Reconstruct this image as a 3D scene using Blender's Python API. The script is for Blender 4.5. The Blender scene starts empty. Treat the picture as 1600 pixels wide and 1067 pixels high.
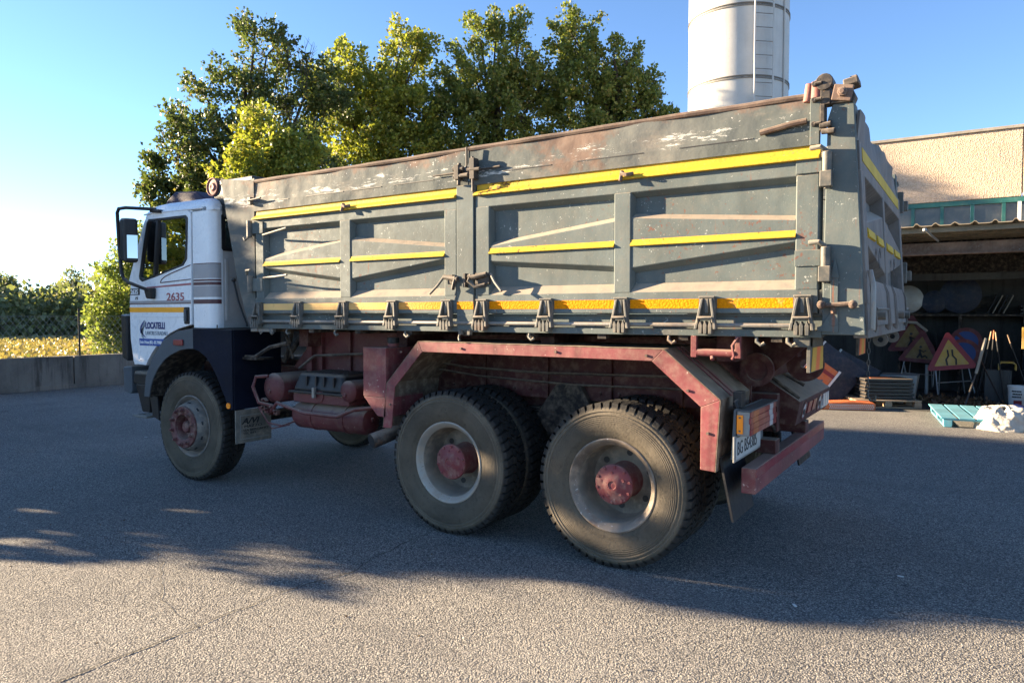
import bpy, bmesh, math, random
import numpy as np
from mathutils import Vector, Matrix

SC = bpy.context.scene
COL = SC.collection
R = math.radians

# ------------------------------------------------------------------ camera, sky, sun, exposure
cam_data = bpy.data.cameras.new('camera')
cam_data.sensor_width = 36.0
cam_data.lens = 1124.70 / 1600 * 36.0
cam_data.clip_start = 0.05
cam_data.clip_end = 3000
cam = bpy.data.objects.new('camera', cam_data)
COL.objects.link(cam)
cam.location = (1.9806, -4.2555, 1.6669)
cam.rotation_euler = (math.pi / 2 - 0.0383, 0, 0.5711)
SC.camera = cam

SUN_EL, SUN_ROT = R(13.0), R(-105.0)
world = bpy.data.worlds.new('World')
SC.world = world
world.use_nodes = True
wn = world.node_tree
sky = wn.nodes.new('ShaderNodeTexSky')
sky.sky_type = 'NISHITA'
sky.sun_disc = False
sky.sun_elevation = SUN_EL
sky.sun_rotation = SUN_ROT
sky.air_density = 0.65
sky.dust_density = 0.0
sky.ozone_density = 2.7
wn.links.new(sky.outputs[0], wn.nodes['Background'].inputs[0])
wn.nodes['Background'].inputs[1].default_value = 0.059

sun_data = bpy.data.lights.new('sun', 'SUN')
sun_data.energy = 5.0
sun_data.angle = R(0.53)
sun_data.color = (1.0, 0.78, 0.52)
sun = bpy.data.objects.new('sun', sun_data)
COL.objects.link(sun)
sun.location = (-20, -6, 20)
_ce = math.cos(SUN_EL)
sun.rotation_euler = Vector((-math.sin(SUN_ROT) * _ce, -math.cos(SUN_ROT) * _ce, -math.sin(SUN_EL))).to_track_quat('-Z', 'Y').to_euler()

SC.view_settings.view_transform = 'Standard'
SC.view_settings.look = 'None'
SC.view_settings.gamma = 1.0
SC.view_settings.use_curve_mapping = False
SC.view_settings.exposure = 2.73
SC.render.engine = 'CYCLES'
SC.cycles.max_bounces = 8
SC.cycles.transparent_max_bounces = 12

# ------------------------------------------------------------------ node helpers and materials
class NT:
    """tiny wrapper for building node materials"""
    def __init__(self, name):
        self.m = bpy.data.materials.new(name)
        self.m.use_nodes = True
        self.t = self.m.node_tree
        self.b = self.t.nodes['Principled BSDF']
        self.tc = self.t.nodes.new('ShaderNodeTexCoord').outputs['Object']
    def link(self, a, b):
        if hasattr(a, 'is_output'):
            self.t.links.new(a, b)
        else:
            if hasattr(b.default_value, '__len__') and hasattr(a, '__len__') and len(a) == 3 and len(b.default_value) == 4:
                a = (*a, 1)
            b.default_value = a
    def scaled(self, sx, sy, sz, vec=None, loc=(0, 0, 0)):
        n = self.t.nodes.new('ShaderNodeMapping')
        n.inputs['Scale'].default_value = (sx, sy, sz)
        n.inputs['Location'].default_value = loc
        self.t.links.new(vec or self.tc, n.inputs[0])
        return n.outputs[0]
    def noise(self, scale, detail=4, rough=.55, vec=None, dist=0, out='Fac'):
        n = self.t.nodes.new('ShaderNodeTexNoise')
        n.inputs['Scale'].default_value = scale
        n.inputs['Detail'].default_value = detail
        n.inputs['Roughness'].default_value = rough
        n.inputs['Distortion'].default_value = dist
        self.t.links.new(vec or self.tc, n.inputs['Vector'])
        return n.outputs[out]
    def voro(self, scale, out='Distance', vec=None, feature='F1'):
        n = self.t.nodes.new('ShaderNodeTexVoronoi')
        n.feature = feature
        n.inputs['Scale'].default_value = scale
        self.t.links.new(vec or self.tc, n.inputs['Vector'])
        return n.outputs[out]
    def rng(self, v, a, b, c=0., d=1., smooth=True):
        n = self.t.nodes.new('ShaderNodeMapRange')
        if smooth:
            n.interpolation_type = 'SMOOTHSTEP'
        self.link(v, n.inputs[0])
        for i, x in enumerate((a, b, c, d)):
            n.inputs[i + 1].default_value = x
        return n.outputs[0]
    def math(self, op, a, b=0.0):
        n = self.t.nodes.new('ShaderNodeMath')
        n.operation = op
        self.link(a, n.inputs[0])
        self.link(b, n.inputs[1])
        return n.outputs[0]
    def mix(self, f, a, b, blend='MIX'):
        n = self.t.nodes.new('ShaderNodeMix')
        n.data_type = 'RGBA'
        n.blend_type = blend
        self.link(f, n.inputs[0])
        self.link(a, n.inputs[6])
        self.link(b, n.inputs[7])
        return n.outputs[2]
    def sep(self, vec=None):
        n = self.t.nodes.new('ShaderNodeSeparateXYZ')
        self.t.links.new(vec or self.tc, n.inputs[0])
        return n.outputs
    def normal_z(self):
        n = self.t.nodes.new('ShaderNodeNewGeometry')
        return self.sep(n.outputs['Normal'])[2]
    def bump(self, h, dist, strength=1.0):
        n = self.t.nodes.new('ShaderNodeBump')
        n.inputs['Strength'].default_value = strength
        n.inputs['Distance'].default_value = dist
        self.t.links.new(h, n.inputs['Height'])
        self.t.links.new(n.outputs[0], self.b.inputs['Normal'])
        return n.outputs[0]
    def done(self, col=None, rough=None, metal=None, spec=None):
        for k, v in (('Base Color', col), ('Roughness', rough), ('Metallic', metal), ('Specular IOR Level', spec)):
            if v is not None:
                self.link(v, self.b.inputs[k])
        return self.m

DUST = (.36, .29, .22)
RUST = (.13, .055, .03)

def weathered(name, base, rough=.5, var=.25, dust=.6, dust_all=.10, rust=0., chips=0., chip_col=(.42, .42, .40),
              streak=.15, dents=0., spec=.3, metal=0., scale=1.0, dustcol=DUST, ruststreak=0., rustchips=0.):
    n = NT(name)
    big = n.noise(1.7 * scale, 5)
    fine = n.noise(14 * scale, 6, .65)
    st = n.noise(1.0, 5, .6, n.scaled(9 * scale, 9 * scale, .8 * scale))
    c = n.mix(n.rng(big, .35, .7), [x * (1 - var) for x in base], [min(1, x * (1 + var * .8)) for x in base])
    c = n.mix(n.math('MULTIPLY', n.rng(st, .5, .72), streak), c, [x * .45 for x in base])
    c = n.mix(n.math('MULTIPLY', n.rng(fine, .4, .75), dust_all * 2.2), c, dustcol)
    if rust:
        rm = n.math('MULTIPLY', n.rng(n.noise(2.6 * scale, 7, .7), .60, .66), rust)
        c = n.mix(rm, c, n.mix(n.noise(30, 4), [x * .7 for x in RUST], (.26, .12, .06)))
    if ruststreak:
        rs = n.noise(1.0, 6, .65, n.scaled(22, 22, 1.6))
        c = n.mix(n.math('MULTIPLY', n.rng(rs, .66, .73), ruststreak), c, (.22, .085, .05))
    if rustchips:
        rc = n.noise(30 * scale, 4, .68, n.scaled(1, 1, 1, loc=(4, 2, 1)))
        rw = n.rng(n.noise(1.5, 4, .6, n.scaled(1, 1, .7, loc=(1, 0, 3))), .42, .72)
        c = n.mix(n.math('MULTIPLY', n.rng(n.math('ADD', rc, n.math('MULTIPLY', rw, .15)), .715, .745), rustchips), c, (.17, .062, .04))
    if chips:
        ch = n.noise(38 * scale, 3, .6)
        wh = n.rng(n.noise(3.1 * scale, 4), .35, .7)
        cm = n.math('MULTIPLY', n.rng(n.math('ADD', ch, n.math('MULTIPLY', wh, .10)), .735, .76), chips)
        c = n.mix(cm, c, chip_col)
        sc = n.noise(5, 4, .6, n.scaled(6 * scale, 6 * scale, 55 * scale), 1.2)
        c = n.mix(n.math('MULTIPLY', n.rng(sc, .715, .74), chips * .6), c, chip_col)
    if dust:
        up = n.rng(n.normal_z(), .25, .8)
        c = n.mix(n.math('MULTIPLY', n.math('MULTIPLY', up, n.rng(fine, .22, .55, .55, 1.0)), dust), c, dustcol)
    if rustchips:
        dk = n.noise(2.3, 7, .72, n.scaled(1, 1, .6, loc=(2, 5, 1)))
        c = n.mix(n.math('MULTIPLY', n.rng(dk, .52, .72), .30), c, (.20, .185, .155))
        c = n.mix(n.math('MULTIPLY', n.rng(n.noise(70, 3, .6), .66, .70), .5), c, (.30, .29, .26))
    h = n.math('ADD', n.math('MULTIPLY', fine, .35), n.math('MULTIPLY', n.noise(120, 2), .12))
    if dents:
        h = n.math('ADD', h, n.math('MULTIPLY', n.noise(3.2, 2, .5, n.scaled(1, 1, .6)), dents))
    n.bump(h, .004)
    return n.done(c, n.rng(fine, .2, .8, max(.05, rough - .12), min(1, rough + .18)), metal, spec)

def plain(name, col, rough=.5, metal=0., var=.12, spec=.5, scale=8, dust=.0, bump=.0015):
    n = NT(name)
    f = n.noise(scale, 5, .6)
    c = n.mix(f, [x * (1 - var) for x in col], [min(1, x * (1 + var)) for x in col])
    if dust:
        c = n.mix(n.math('MULTIPLY', n.rng(n.noise(scale * .6, 6, .7), .4, .72), dust), c, DUST)
    if bump:
        n.bump(n.noise(scale * 8, 3), bump)
    return n.done(c, rough, metal, spec)

MT = {}
GREY = (.114, .138, .137)
MT['grey'] = weathered('grey_paint', GREY, .66, .18, .85, .05, .12, .9, (.34, .36, .34), .22, ruststreak=.75, spec=.14, rustchips=.65, dents=1.6)
def yellow_paint():
    n = NT('chipped_yellow_paint')
    c = n.mix(n.rng(n.noise(5, 5), .3, .7), (.47, .315, .03), (.57, .39, .042))
    x = n.sep()[0]
    worn = n.math('MULTIPLY', n.rng(x, 1.00, 1.10), n.rng(x, 2.1, 1.3))
    ch = n.noise(19, 6, .72, n.scaled(1.0, 1, 1.4))
    c = n.mix(n.rng(n.math('ADD', ch, n.math('MULTIPLY', worn, .12)), .66, .69, 0, .92), c, (.11, .06, .03))
    c = n.mix(n.math('MULTIPLY', n.rng(n.noise(60, 3, .6), .62, .66), .7), c, (.38, .24, .10))
    c = n.mix(n.math('MULTIPLY', n.rng(n.noise(2.2, 6, .7), .5, .75), .3), c, (.40, .28, .08))
    n.bump(n.noise(40, 4), .002)
    return n.done(c, .62, spec=.15)
MT['yellow'] = yellow_paint()
MT['red'] = weathered('dark_red_paint', (.105, .027, .030), .55, .25, .75, .06, .0, .7, (.36, .25, .22), .3)
MT['redworn'] = weathered('worn_red_paint', (.20, .050, .055), .6, .3, .5, .14, .0, 1.0, (.42, .3, .26), .65)
MT['dusttan'] = weathered('dust_caked_sheet', (.15, .105, .075), .85, .3, .6, .4, .1, .2, (.10, .04, .035), .35)
MT['redin'] = weathered('dusty_red_underside', (.07, .018, .018), .7, .3, .75, .12, .0, .2, (.3, .2, .15), .4)
MT['white'] = weathered('cab_paint', (.76, .79, .82), .28, .05, .12, .03, 0, .0, (.3, .3, .3), .05, spec=.55)
MT['whiteback'] = weathered('cab_rear_paint', (.50, .50, .50), .42, .07, .2, .10, 0, .3, (.25, .22, .2), .12)
MT['navy'] = weathered('navy_plastic', (.007, .010, .022), .6, .3, .35, .006, 0, 0, streak=.1, spec=.12)
MT['fendergrey'] = weathered('grey_plastic', (.075, .092, .11), .5, .12, .4, .03, 0, .3, (.2, .2, .2), .15, spec=.3)
MT['black'] = weathered('black_plastic', (.014, .015, .018), .45, .3, .45, .02, 0, 0, streak=.1)
MT['blacksteel'] = weathered('blackened_steel', (.04, .036, .034), .6, .4, .6, .15, .4, .3, (.3, .2, .12))
MT['dark'] = weathered('grimy_underbody', (.022, .018, .017), .75, .4, .5, .18, .2, 0)
MT['steel'] = weathered('dirty_steel', (.23, .225, .21), .5, .3, .6, .25, .2, .5, (.12, .08, .05), .2, metal=.3)
MT['castgrey'] = weathered('grey_castings', (.105, .108, .10), .55, .25, .9, .18, .35, .7, (.30, .25, .2))
MT['rusty'] = weathered('rusty_steel', (.13, .088, .072), .8, .4, .6, .15, .4, .4, (.32, .22, .15))
MT['purple'] = plain('dark_purple_gelcoat', (.016, .009, .035), .65, 0, .3)
MT['seat'] = plain('seat_cloth', (.035, .035, .04), .9)
MT['orangelens'] = plain('amber_reflector', (.95, .27, .01), .25, 0, .04)
MT['redlens'] = plain('red_lens', (.21, .018, .025), .3, 0, .15, dust=.35)
MT['amberlens'] = plain('amber_lens', (.34, .075, .012), .3, 0, .15, dust=.35)
MT['whitelens'] = plain('clear_lens', (.42, .42, .44), .3, 0, .12, dust=.3)
MT['lampgrey'] = plain('lamp_housing', (.20, .21, .21), .6, 0, .2, dust=.5)
MT['plate'] = plain('plate_white', (.42, .42, .41), .5, 0, .08, dust=.25)
MT['ink'] = plain('black_ink', (.02, .02, .022), .6, 0, .1, bump=0)
MT['redink'] = plain('faded_red_vinyl', (.34, .10, .11), .5, 0, .3, bump=0)
MT['blueink'] = plain('blue_vinyl', (.018, .075, .31), .45, 0, .12, bump=0)
MT['navyink'] = plain('navy_vinyl', (.02, .035, .16), .45, 0, .12, bump=0)
MT['greyink'] = plain('grey_vinyl', (.22, .26, .30), .5, 0, .1, bump=0)
MT['whiteink'] = plain('white_vinyl', (.75, .77, .8), .5, 0, .05, bump=0)
MT['maroon'] = plain('maroon_pinstripe', (.075, .02, .025), .45, 0, .2, bump=0)
MT['greystripe'] = plain('grey_pinstripe', (.30, .295, .305), .45, 0, .15, bump=0)
MT['orangestripe'] = plain('orange_vinyl', (.92, .38, .006), .45, 0, .1, bump=0)
MT['rollred'] = plain('faded_red_rubber', (.22, .075, .062), .7, 0, .2, dust=.2)

def orange_tape():
    n = NT('orange_reflective_tape')
    cell = n.voro(75, 'Distance', n.scaled(1, 1, 1.3))
    c = n.mix(n.rng(cell, .1, .55), (.80, .29, .003), (.68, .22, .002))
    x = n.sep()[0]
    # glare on the tape painted in as a paler tone towards the front
    c = n.mix(n.rng(n.math('ADD', x, n.math('MULTIPLY', n.noise(1.2), .5)), -.35, 1.3), (.78, .50, .20), c)
    c = n.mix(n.math('MULTIPLY', n.rng(n.noise(9, 5, .7), .56, .72), .6), c, (.50, .30, .10))
    n.bump(cell, .002)
    return n.done(c, .7, spec=.08)
MT['tape'] = orange_tape()

def scraped_grey():
    n = NT('scraped_grey_paint')
    base = n.mix(n.rng(n.noise(1.4, 5), .35, .7), (.094, .108, .106), (.145, .15, .14))
    z = n.sep()[2]
    # rust bleeding from the top edge and brown abrasion
    rm = n.rng(n.math('ADD', n.noise(2.1, 7, .68), n.rng(z, 2.72, 2.88, -.02, .13)), .56, .66)
    c = n.mix(n.math('MULTIPLY', rm, .75), base, n.mix(n.noise(24, 5), (.12, .062, .046), (.22, .15, .115)))
    tan = n.rng(n.noise(3.0, 6, .7, n.scaled(.6, .6, 1.6, loc=(3, 0, 0))), .5, .68)
    c = n.mix(n.math('MULTIPLY', tan, .5), c, (.26, .225, .185))
    # long white gouges where loads have rubbed
    g = n.noise(3.6, 10, .82, n.scaled(.75, .75, 4.2, loc=(.7, 0, .2)))
    band = n.math('MULTIPLY', n.rng(z, 2.60, 2.70), n.rng(z, 2.80, 2.74))
    gm = n.math('MULTIPLY', n.rng(n.math('ADD', g, n.math('MULTIPLY', band, .125)), .662, .682), .92)
    c = n.mix(gm, c, (.52, .52, .49))
    sp = n.noise(55, 3, .6)
    c = n.mix(n.math('MULTIPLY', n.rng(n.math('ADD', sp, n.math('MULTIPLY', n.rng(n.noise(2.3, 4), .45, .7), .11)), .73, .76), .9), c, (.55, .55, .52))
    sc = n.noise(4, 4, .6, n.scaled(5, 5, 60), 1.5)
    c = n.mix(n.math('MULTIPLY', n.rng(sc, .70, .73), .55), c, (.42, .38, .33))
    h = n.math('ADD', n.math('MULTIPLY', n.noise(2.4, 2, .5), 5.0), n.math('MULTIPLY', n.noise(16, 5), .4))
    n.bump(h, .008)
    return n.done(c, .72, spec=.12)
MT['scraped'] = scraped_grey()

def tailgate_grey():
    n = NT('dusty_tailgate_paint')
    c = n.mix(n.rng(n.noise(1.8, 5), .3, .7), (.075, .07, .064), (.15, .132, .118))
    st = n.noise(1, 6, .7, n.scaled(1, 26, 2.2))
    c = n.mix(n.math('MULTIPLY', n.rng(st, .45, .7), .45), c, (.23, .205, .185))
    c = n.mix(n.math('MULTIPLY', n.rng(n.noise(4, 6, .7), .6, .68), .6), c, (.12, .06, .045))
    c = n.mix(n.math('MULTIPLY', n.rng(n.normal_z(), .25, .7), .7), c, DUST)
    n.bump(n.math('ADD', n.math('MULTIPLY', n.noise(2.6, 2), 4), n.noise(18, 4)), .006)
    return n.done(c, .65)
MT['tailgate'] = tailgate_grey()

def rubber(name, wall):
    n = NT(name)
    s = n.sep()
    r = n.math('POWER', n.math('ADD', n.math('MULTIPLY', s[0], s[0]), n.math('MULTIPLY', s[2], s[2])), .5)
    mud = n.noise(2.6, 6, .65)
    dusty = n.mix(n.rng(mud, .3, .7), [x * .75 for x in wall], [x * 1.3 for x in wall])
    dusty = n.mix(n.math('MULTIPLY', n.rng(n.noise(11, 6, .7), .52, .7), .5), dusty, [x * .5 for x in wall])
    # radial scuffs worn round the side wall
    ang = n.t.nodes.new('ShaderNodeVectorMath'); ang.operation = 'NORMALIZE'
    n.t.links.new(n.tc, ang.inputs[0])
    ring = n.noise(1, 5, .7, n.scaled(1.2, 1.2, 1.2, ang.outputs[0]))
    dusty = n.mix(n.math('MULTIPLY', n.rng(ring, .45, .65), .35), dusty, [x * 1.5 for x in wall])
    c = n.mix(n.rng(n.math('ADD', r, n.math('MULTIPLY', mud, .02)), .508, .535), dusty, (.022, .021, .020))
    c = n.mix(n.math('MULTIPLY', n.rng(n.noise(7, 5, .7), .5, .75), .35), c, (.10, .085, .065))
    band = n.math('MULTIPLY', n.rng(r, .455, .47), n.rng(r, .515, .50))
    c = n.mix(n.math('MULTIPLY', band, n.rng(n.noise(3, 5, .7), .35, .65, .15, .7)), c, (.16, .135, .10))
    c = n.mix(n.math('MULTIPLY', n.rng(n.noise(26, 4, .7), .60, .66), .5), c, (.035, .031, .026))
    lines = n.math('MULTIPLY', n.math('SINE', n.math('MULTIPLY', r, 520.0)), n.math('MULTIPLY', n.rng(r, .40, .42), n.rng(r, .462, .45)))
    lines2 = n.math('MULTIPLY', n.math('SINE', n.math('MULTIPLY', r, 800.0)), n.math('MULTIPLY', n.rng(r, .335, .34), n.rng(r, .362, .357)))
    h = n.math('ADD', n.noise(60, 3), n.math('MULTIPLY', n.noise(9, 4), .6))
    n.bump(n.math('ADD', h, n.math('MULTIPLY', n.math('ADD', lines, lines2), .30)), .0028)
    return n.done(c, .82, spec=.25)
MT['tyre'] = rubber('dusty_rubber', (.082, .069, .051))

MT['dish'] = weathered('grimy_wheel_dish', (.20, .175, .14), .7, .35, .3, .35, .1, 0, streak=.2)
MT['hubfront'] = weathered('dusty_maroon_hub', (.12, .038, .040), .55, .25, .25, .22, .0, .5, (.3, .24, .2), .25)
MT['rimrear'] = weathered('silver_rim', (.34, .32, .28), .5, .25, .35, .45, .12, .7, (.12, .08, .06), .2, metal=.15)
MT['rimworn'] = weathered('scuffed_rim', (.20, .165, .135), .5, .35, .35, .35, .5, 1.0, (.5, .48, .46), .3, metal=.2)
MT['rimfront'] = weathered('grimy_rim', (.17, .16, .15), .55, .3, .35, .3, .5, .6, (.10, .06, .05), .3, metal=.25)
MT['hub'] = weathered('pink_red_hub', (.19, .040, .047), .55, .14, .25, .2, .15, .9, (.4, .3, .27), .25)

def glass(name, tint=(.60, .68, .66), rough=.0):
    n = NT(name)
    t = n.t
    gl = t.nodes.new('ShaderNodeBsdfGlossy'); gl.inputs['Roughness'].default_value = rough
    tr = t.nodes.new('ShaderNodeBsdfTransparent'); tr.inputs[0].default_value = (*tint, 1)
    fr = t.nodes.new('ShaderNodeFresnel'); fr.inputs[0].default_value = 1.5
    mx = t.nodes.new('ShaderNodeMixShader')
    f = n.math('ADD', n.math('MULTIPLY', fr.outputs[0], 2.0), .42)
    t.links.new(f, mx.inputs[0]); t.links.new(tr.outputs[0], mx.inputs[1]); t.links.new(gl.outputs[0], mx.inputs[2])
    t.links.new(mx.outputs[0], t.nodes['Material Output'].inputs['Surface'])
    return n.m
MT['glass'] = glass('cab_glass')
MT['mirrorglass'] = plain('mirror_silver', (.42, .42, .42), .04, 1.0, .02, bump=0)
MT['darkpane'] = plain('dusty_dark_glass', (.05, .06, .065), .25, 0, .35, spec=.6, scale=3, dust=.25)

def asphalt():
    n = NT('worn_asphalt')
    patch = n.noise(.35, 5, .6)
    v = n.voro(105, 'Distance')
    tone = n.sep(n.voro(105, 'Color'))[0]
    tone2 = n.sep(n.voro(260, 'Color'))[1]
    c = n.mix(n.rng(patch, .3, .72), (.25, .238, .217), (.325, .31, .283))
    c = n.mix(n.rng(tone, .30, .02, 0, .85), c, (.055, .055, .058))
    c = n.mix(n.rng(tone, .70, .98, 0, .8), c, (.54, .50, .43))
    c = n.mix(n.rng(tone2, .75, 1.0, 0, .5), c, (.10, .10, .105))
    c = n.mix(n.rng(v, .42, .60, 0, .7), c, (.05, .05, .052))
    c = n.mix(n.math('MULTIPLY', n.rng(n.noise(1.1, 7, .72), .50, .70), .40), c, (.12, .118, .116))
    c = n.mix(n.math('MULTIPLY', n.rng(n.noise(.16, 3), .55, .7), .3), c, (.34, .32, .285))
    c = n.mix(n.math('MULTIPLY', n.rng(n.noise(150, 2, .5), .68, .71), .8), c, (.62, .60, .55))
    tr = n.noise(1, 5, .6, n.scaled(.25, 2.2, 1))
    c = n.mix(n.math('MULTIPLY', n.rng(tr, .50, .72), .42), c, (.13, .125, .12))
    oil = n.rng(n.noise(.75, 3, .5, n.scaled(1, 1, 1, loc=(3.1, 7.7, 0))), .68, .76)
    c = n.mix(n.math('MULTIPLY', oil, .6), c, (.06, .058, .056))
    h = n.math('SUBTRACT', n.math('MULTIPLY', n.noise(70, 5, .75), .9), n.math('MULTIPLY', v, 1.2))
    n.bump(h, .0065)
    return n.done(c, .9, spec=.2)
MT['asphalt'] = asphalt()

def concrete(name, a, b, stain=.6):
    n = NT(name)
    c = n.mix(n.rng(n.noise(.9, 6, .65), .3, .7), a, b)
    st = n.noise(1, 6, .7, n.scaled(5, 5, .55))
    c = n.mix(n.math('MULTIPLY', n.rng(st, .48, .7), stain), c, [x * .32 for x in a])
    c = n.mix(n.math('MULTIPLY', n.rng(n.noise(14, 6, .7), .5, .75), .35), c, [x * .5 for x in b])
    n.bump(n.noise(30, 6, .7), .006)
    return n.done(c, .9, spec=.2)
MT['crackfill'] = plain('crack_dark', (.055, .052, .048), .95, 0, .2, bump=0)  # even dark tone for the crack ribbons
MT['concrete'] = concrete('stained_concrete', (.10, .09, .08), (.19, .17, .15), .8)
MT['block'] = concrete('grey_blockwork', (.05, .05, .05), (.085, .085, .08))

def stucco():
    n = NT('pebbledash_panel')
    v = n.voro(48, 'Color')
    t = n.sep(v)[0]
    c = n.mix(n.rng(t, 0, 1), (.43, .325, .235), (.57, .45, .34))
    st = n.noise(1, 5, .65, n.scaled(4, 4, .4))
    c = n.mix(n.math('MULTIPLY', n.rng(st, .55, .75), .35), c, (.30, .23, .18))
    c = n.mix(n.math('MULTIPLY', n.rng(n.noise(.7, 4), .5, .75), .3), c, (.24, .2, .18))
    n.bump(n.voro(48), .01)
    return n.done(c, .92, spec=.2)
MT['stucco'] = stucco()
MT['greenframe'] = plain('teal_frame', (.012, .105, .095), .5, 0, .2, dust=.1)
MT['sheet'] = weathered('old_cladding', (.27, .25, .215), .65, .25, .5, .25, .35, .2, (.2, .12, .07), .4)
MT['sheetunder'] = weathered('sheet_underside', (.24, .205, .15), .7, .25, .2, .3, .3, 0, streak=.3)
MT['rustbeam'] = weathered('rust_beam', (.20, .115, .075), .8, .4, .3, .12, .5, .6, (.34, .36, .36), .5, scale=1.4)
MT['silo'] = weathered('silo_white', (.52, .515, .49), .8, .05, .15, .04, .0, .35, (.25, .2, .15), .14, spec=.08)
MT['silodark'] = plain('silo_seam', (.20, .185, .165), .6)
MT['flap'] = weathered('dirty_flap_rubber', (.15, .14, .12), .8, .3, .3, .3, 0, .3, streak=.4)
MT['shedwhite'] = plain('white_render', (.68, .68, .66), .8)

def leafmat(name, a, b, c3, trans=.3):
    n = NT(name)
    g = n.t.nodes.new('ShaderNodeNewGeometry')
    rnd = g.outputs['Random Per Island']
    col = n.mix(n.rng(rnd, 0, .75, smooth=False), a, b)
    col = n.mix(n.rng(rnd, .84, .97), col, c3)
    col = n.mix(n.rng(n.noise(.45, 3), .35, .7, 0, .45), col, a)
    t = n.t
    tr = t.nodes.new('ShaderNodeBsdfTranslucent')
    tcol = n.mix(1.0, col, (1.0, 1.0, .45), 'MULTIPLY')
    t.links.new(tcol, tr.inputs[0])
    mx = t.nodes.new('ShaderNodeMixShader'); mx.inputs[0].default_value = trans
    t.links.new(n.b.outputs[0], mx.inputs[1]); t.links.new(tr.outputs[0], mx.inputs[2])
    t.links.new(mx.outputs[0], t.nodes['Material Output'].inputs['Surface'])
    return n.done(col, .5, spec=.35)
MT['leafdark'] = leafmat('dark_oak_leaves', (.06, .09, .035), (.13, .17, .06), (.22, .19, .08), .42)
MT['leaflime'] = leafmat('yellow_green_leaves', (.17, .21, .045), (.33, .355, .07), (.44, .36, .10), .5)
MT['leafmid'] = leafmat('olive_green_leaves', (.115, .16, .046), (.23, .265, .072), (.33, .27, .10), .5)
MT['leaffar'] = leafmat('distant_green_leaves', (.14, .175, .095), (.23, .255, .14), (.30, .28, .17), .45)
MT['leafbright'] = leafmat('bright_willow_leaves', (.14, .20, .06), (.25, .30, .11), (.33, .34, .15), .48)
MT['corn'] = leafmat('ripe_crop_blades', (.26, .21, .085), (.42, .335, .14), (.20, .25, .07), .3)
MT['cropgreen'] = leafmat('green_weeds', (.09, .13, .02), (.20, .22, .04), (.35, .29, .08), .35)
MT['deadleaf'] = leafmat('dry_leaves', (.10, .055, .03), (.19, .11, .06), (.25, .17, .09), .1)
MT['bark'] = plain('oak_bark', (.055, .042, .032), .9, 0, .35, scale=14, bump=.02)
MT['soil'] = concrete('field_soil', (.22, .185, .085), (.32, .27, .13), .2)
MT['wood'] = weathered('raw_pallet_wood', (.34, .235, .15), .8, .25, .4, .1, 0, 0, streak=.3)
MT['bluewood'] = weathered('blue_pallet_paint', (.10, .36, .46), .7, .2, .1, .10, 0, .8, (.5, .5, .47), .2)
MT['cloth'] = plain('dirty_white_cloth', (.46, .42, .36), .9, 0, .3, scale=5, bump=.012)
MT['signred'] = plain('sign_red', (.22, .014, .018), .5, 0, .12)
MT['signyellow'] = plain('sign_yellow', (.42, .25, .03), .5, 0, .2, dust=.35)
MT['signredold'] = plain('shaded_sign_red', (.10, .010, .012), .6, 0, .3, dust=.15)  # sign red darkened for the store's shade, with a little dust
MT['signyellowold'] = plain('shaded_sign_yellow', (.17, .10, .018), .6, 0, .3, dust=.2)  # sign yellow with the store's shade put into the colour, plus some dust
MT['signblue'] = plain('sign_blue', (.012, .04, .17), .5, 0, .1)
MT['signwhite'] = plain('sign_white', (.6, .6, .58), .5, 0, .08)
MT['bluedark'] = weathered('dark_blue_panels', (.010, .020, .045), .45, .3, .3, .06)
MT['orangeplastic'] = plain('orange_plastic', (.55, .13, .03), .6, 0, .2, scale=30, dust=.3)
MT['hazorange'] = plain('orange_reflective_sheet', (.78, .17, .05), .45, 0, .1)
MT['hazyellow'] = plain('yellow_reflective_sheet', (.62, .36, .05), .45, 0, .1)
MT['bucket'] = plain('white_bucket_plastic', (.62, .62, .60), .5, 0, .1, dust=.3)
MT['galv'] = weathered('galvanised_steel', (.34, .35, .35), .45, .2, .4, .15, .1, 0, metal=.5)

# ------------------------------------------------------------------ mesh helpers
ORG = {}

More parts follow.
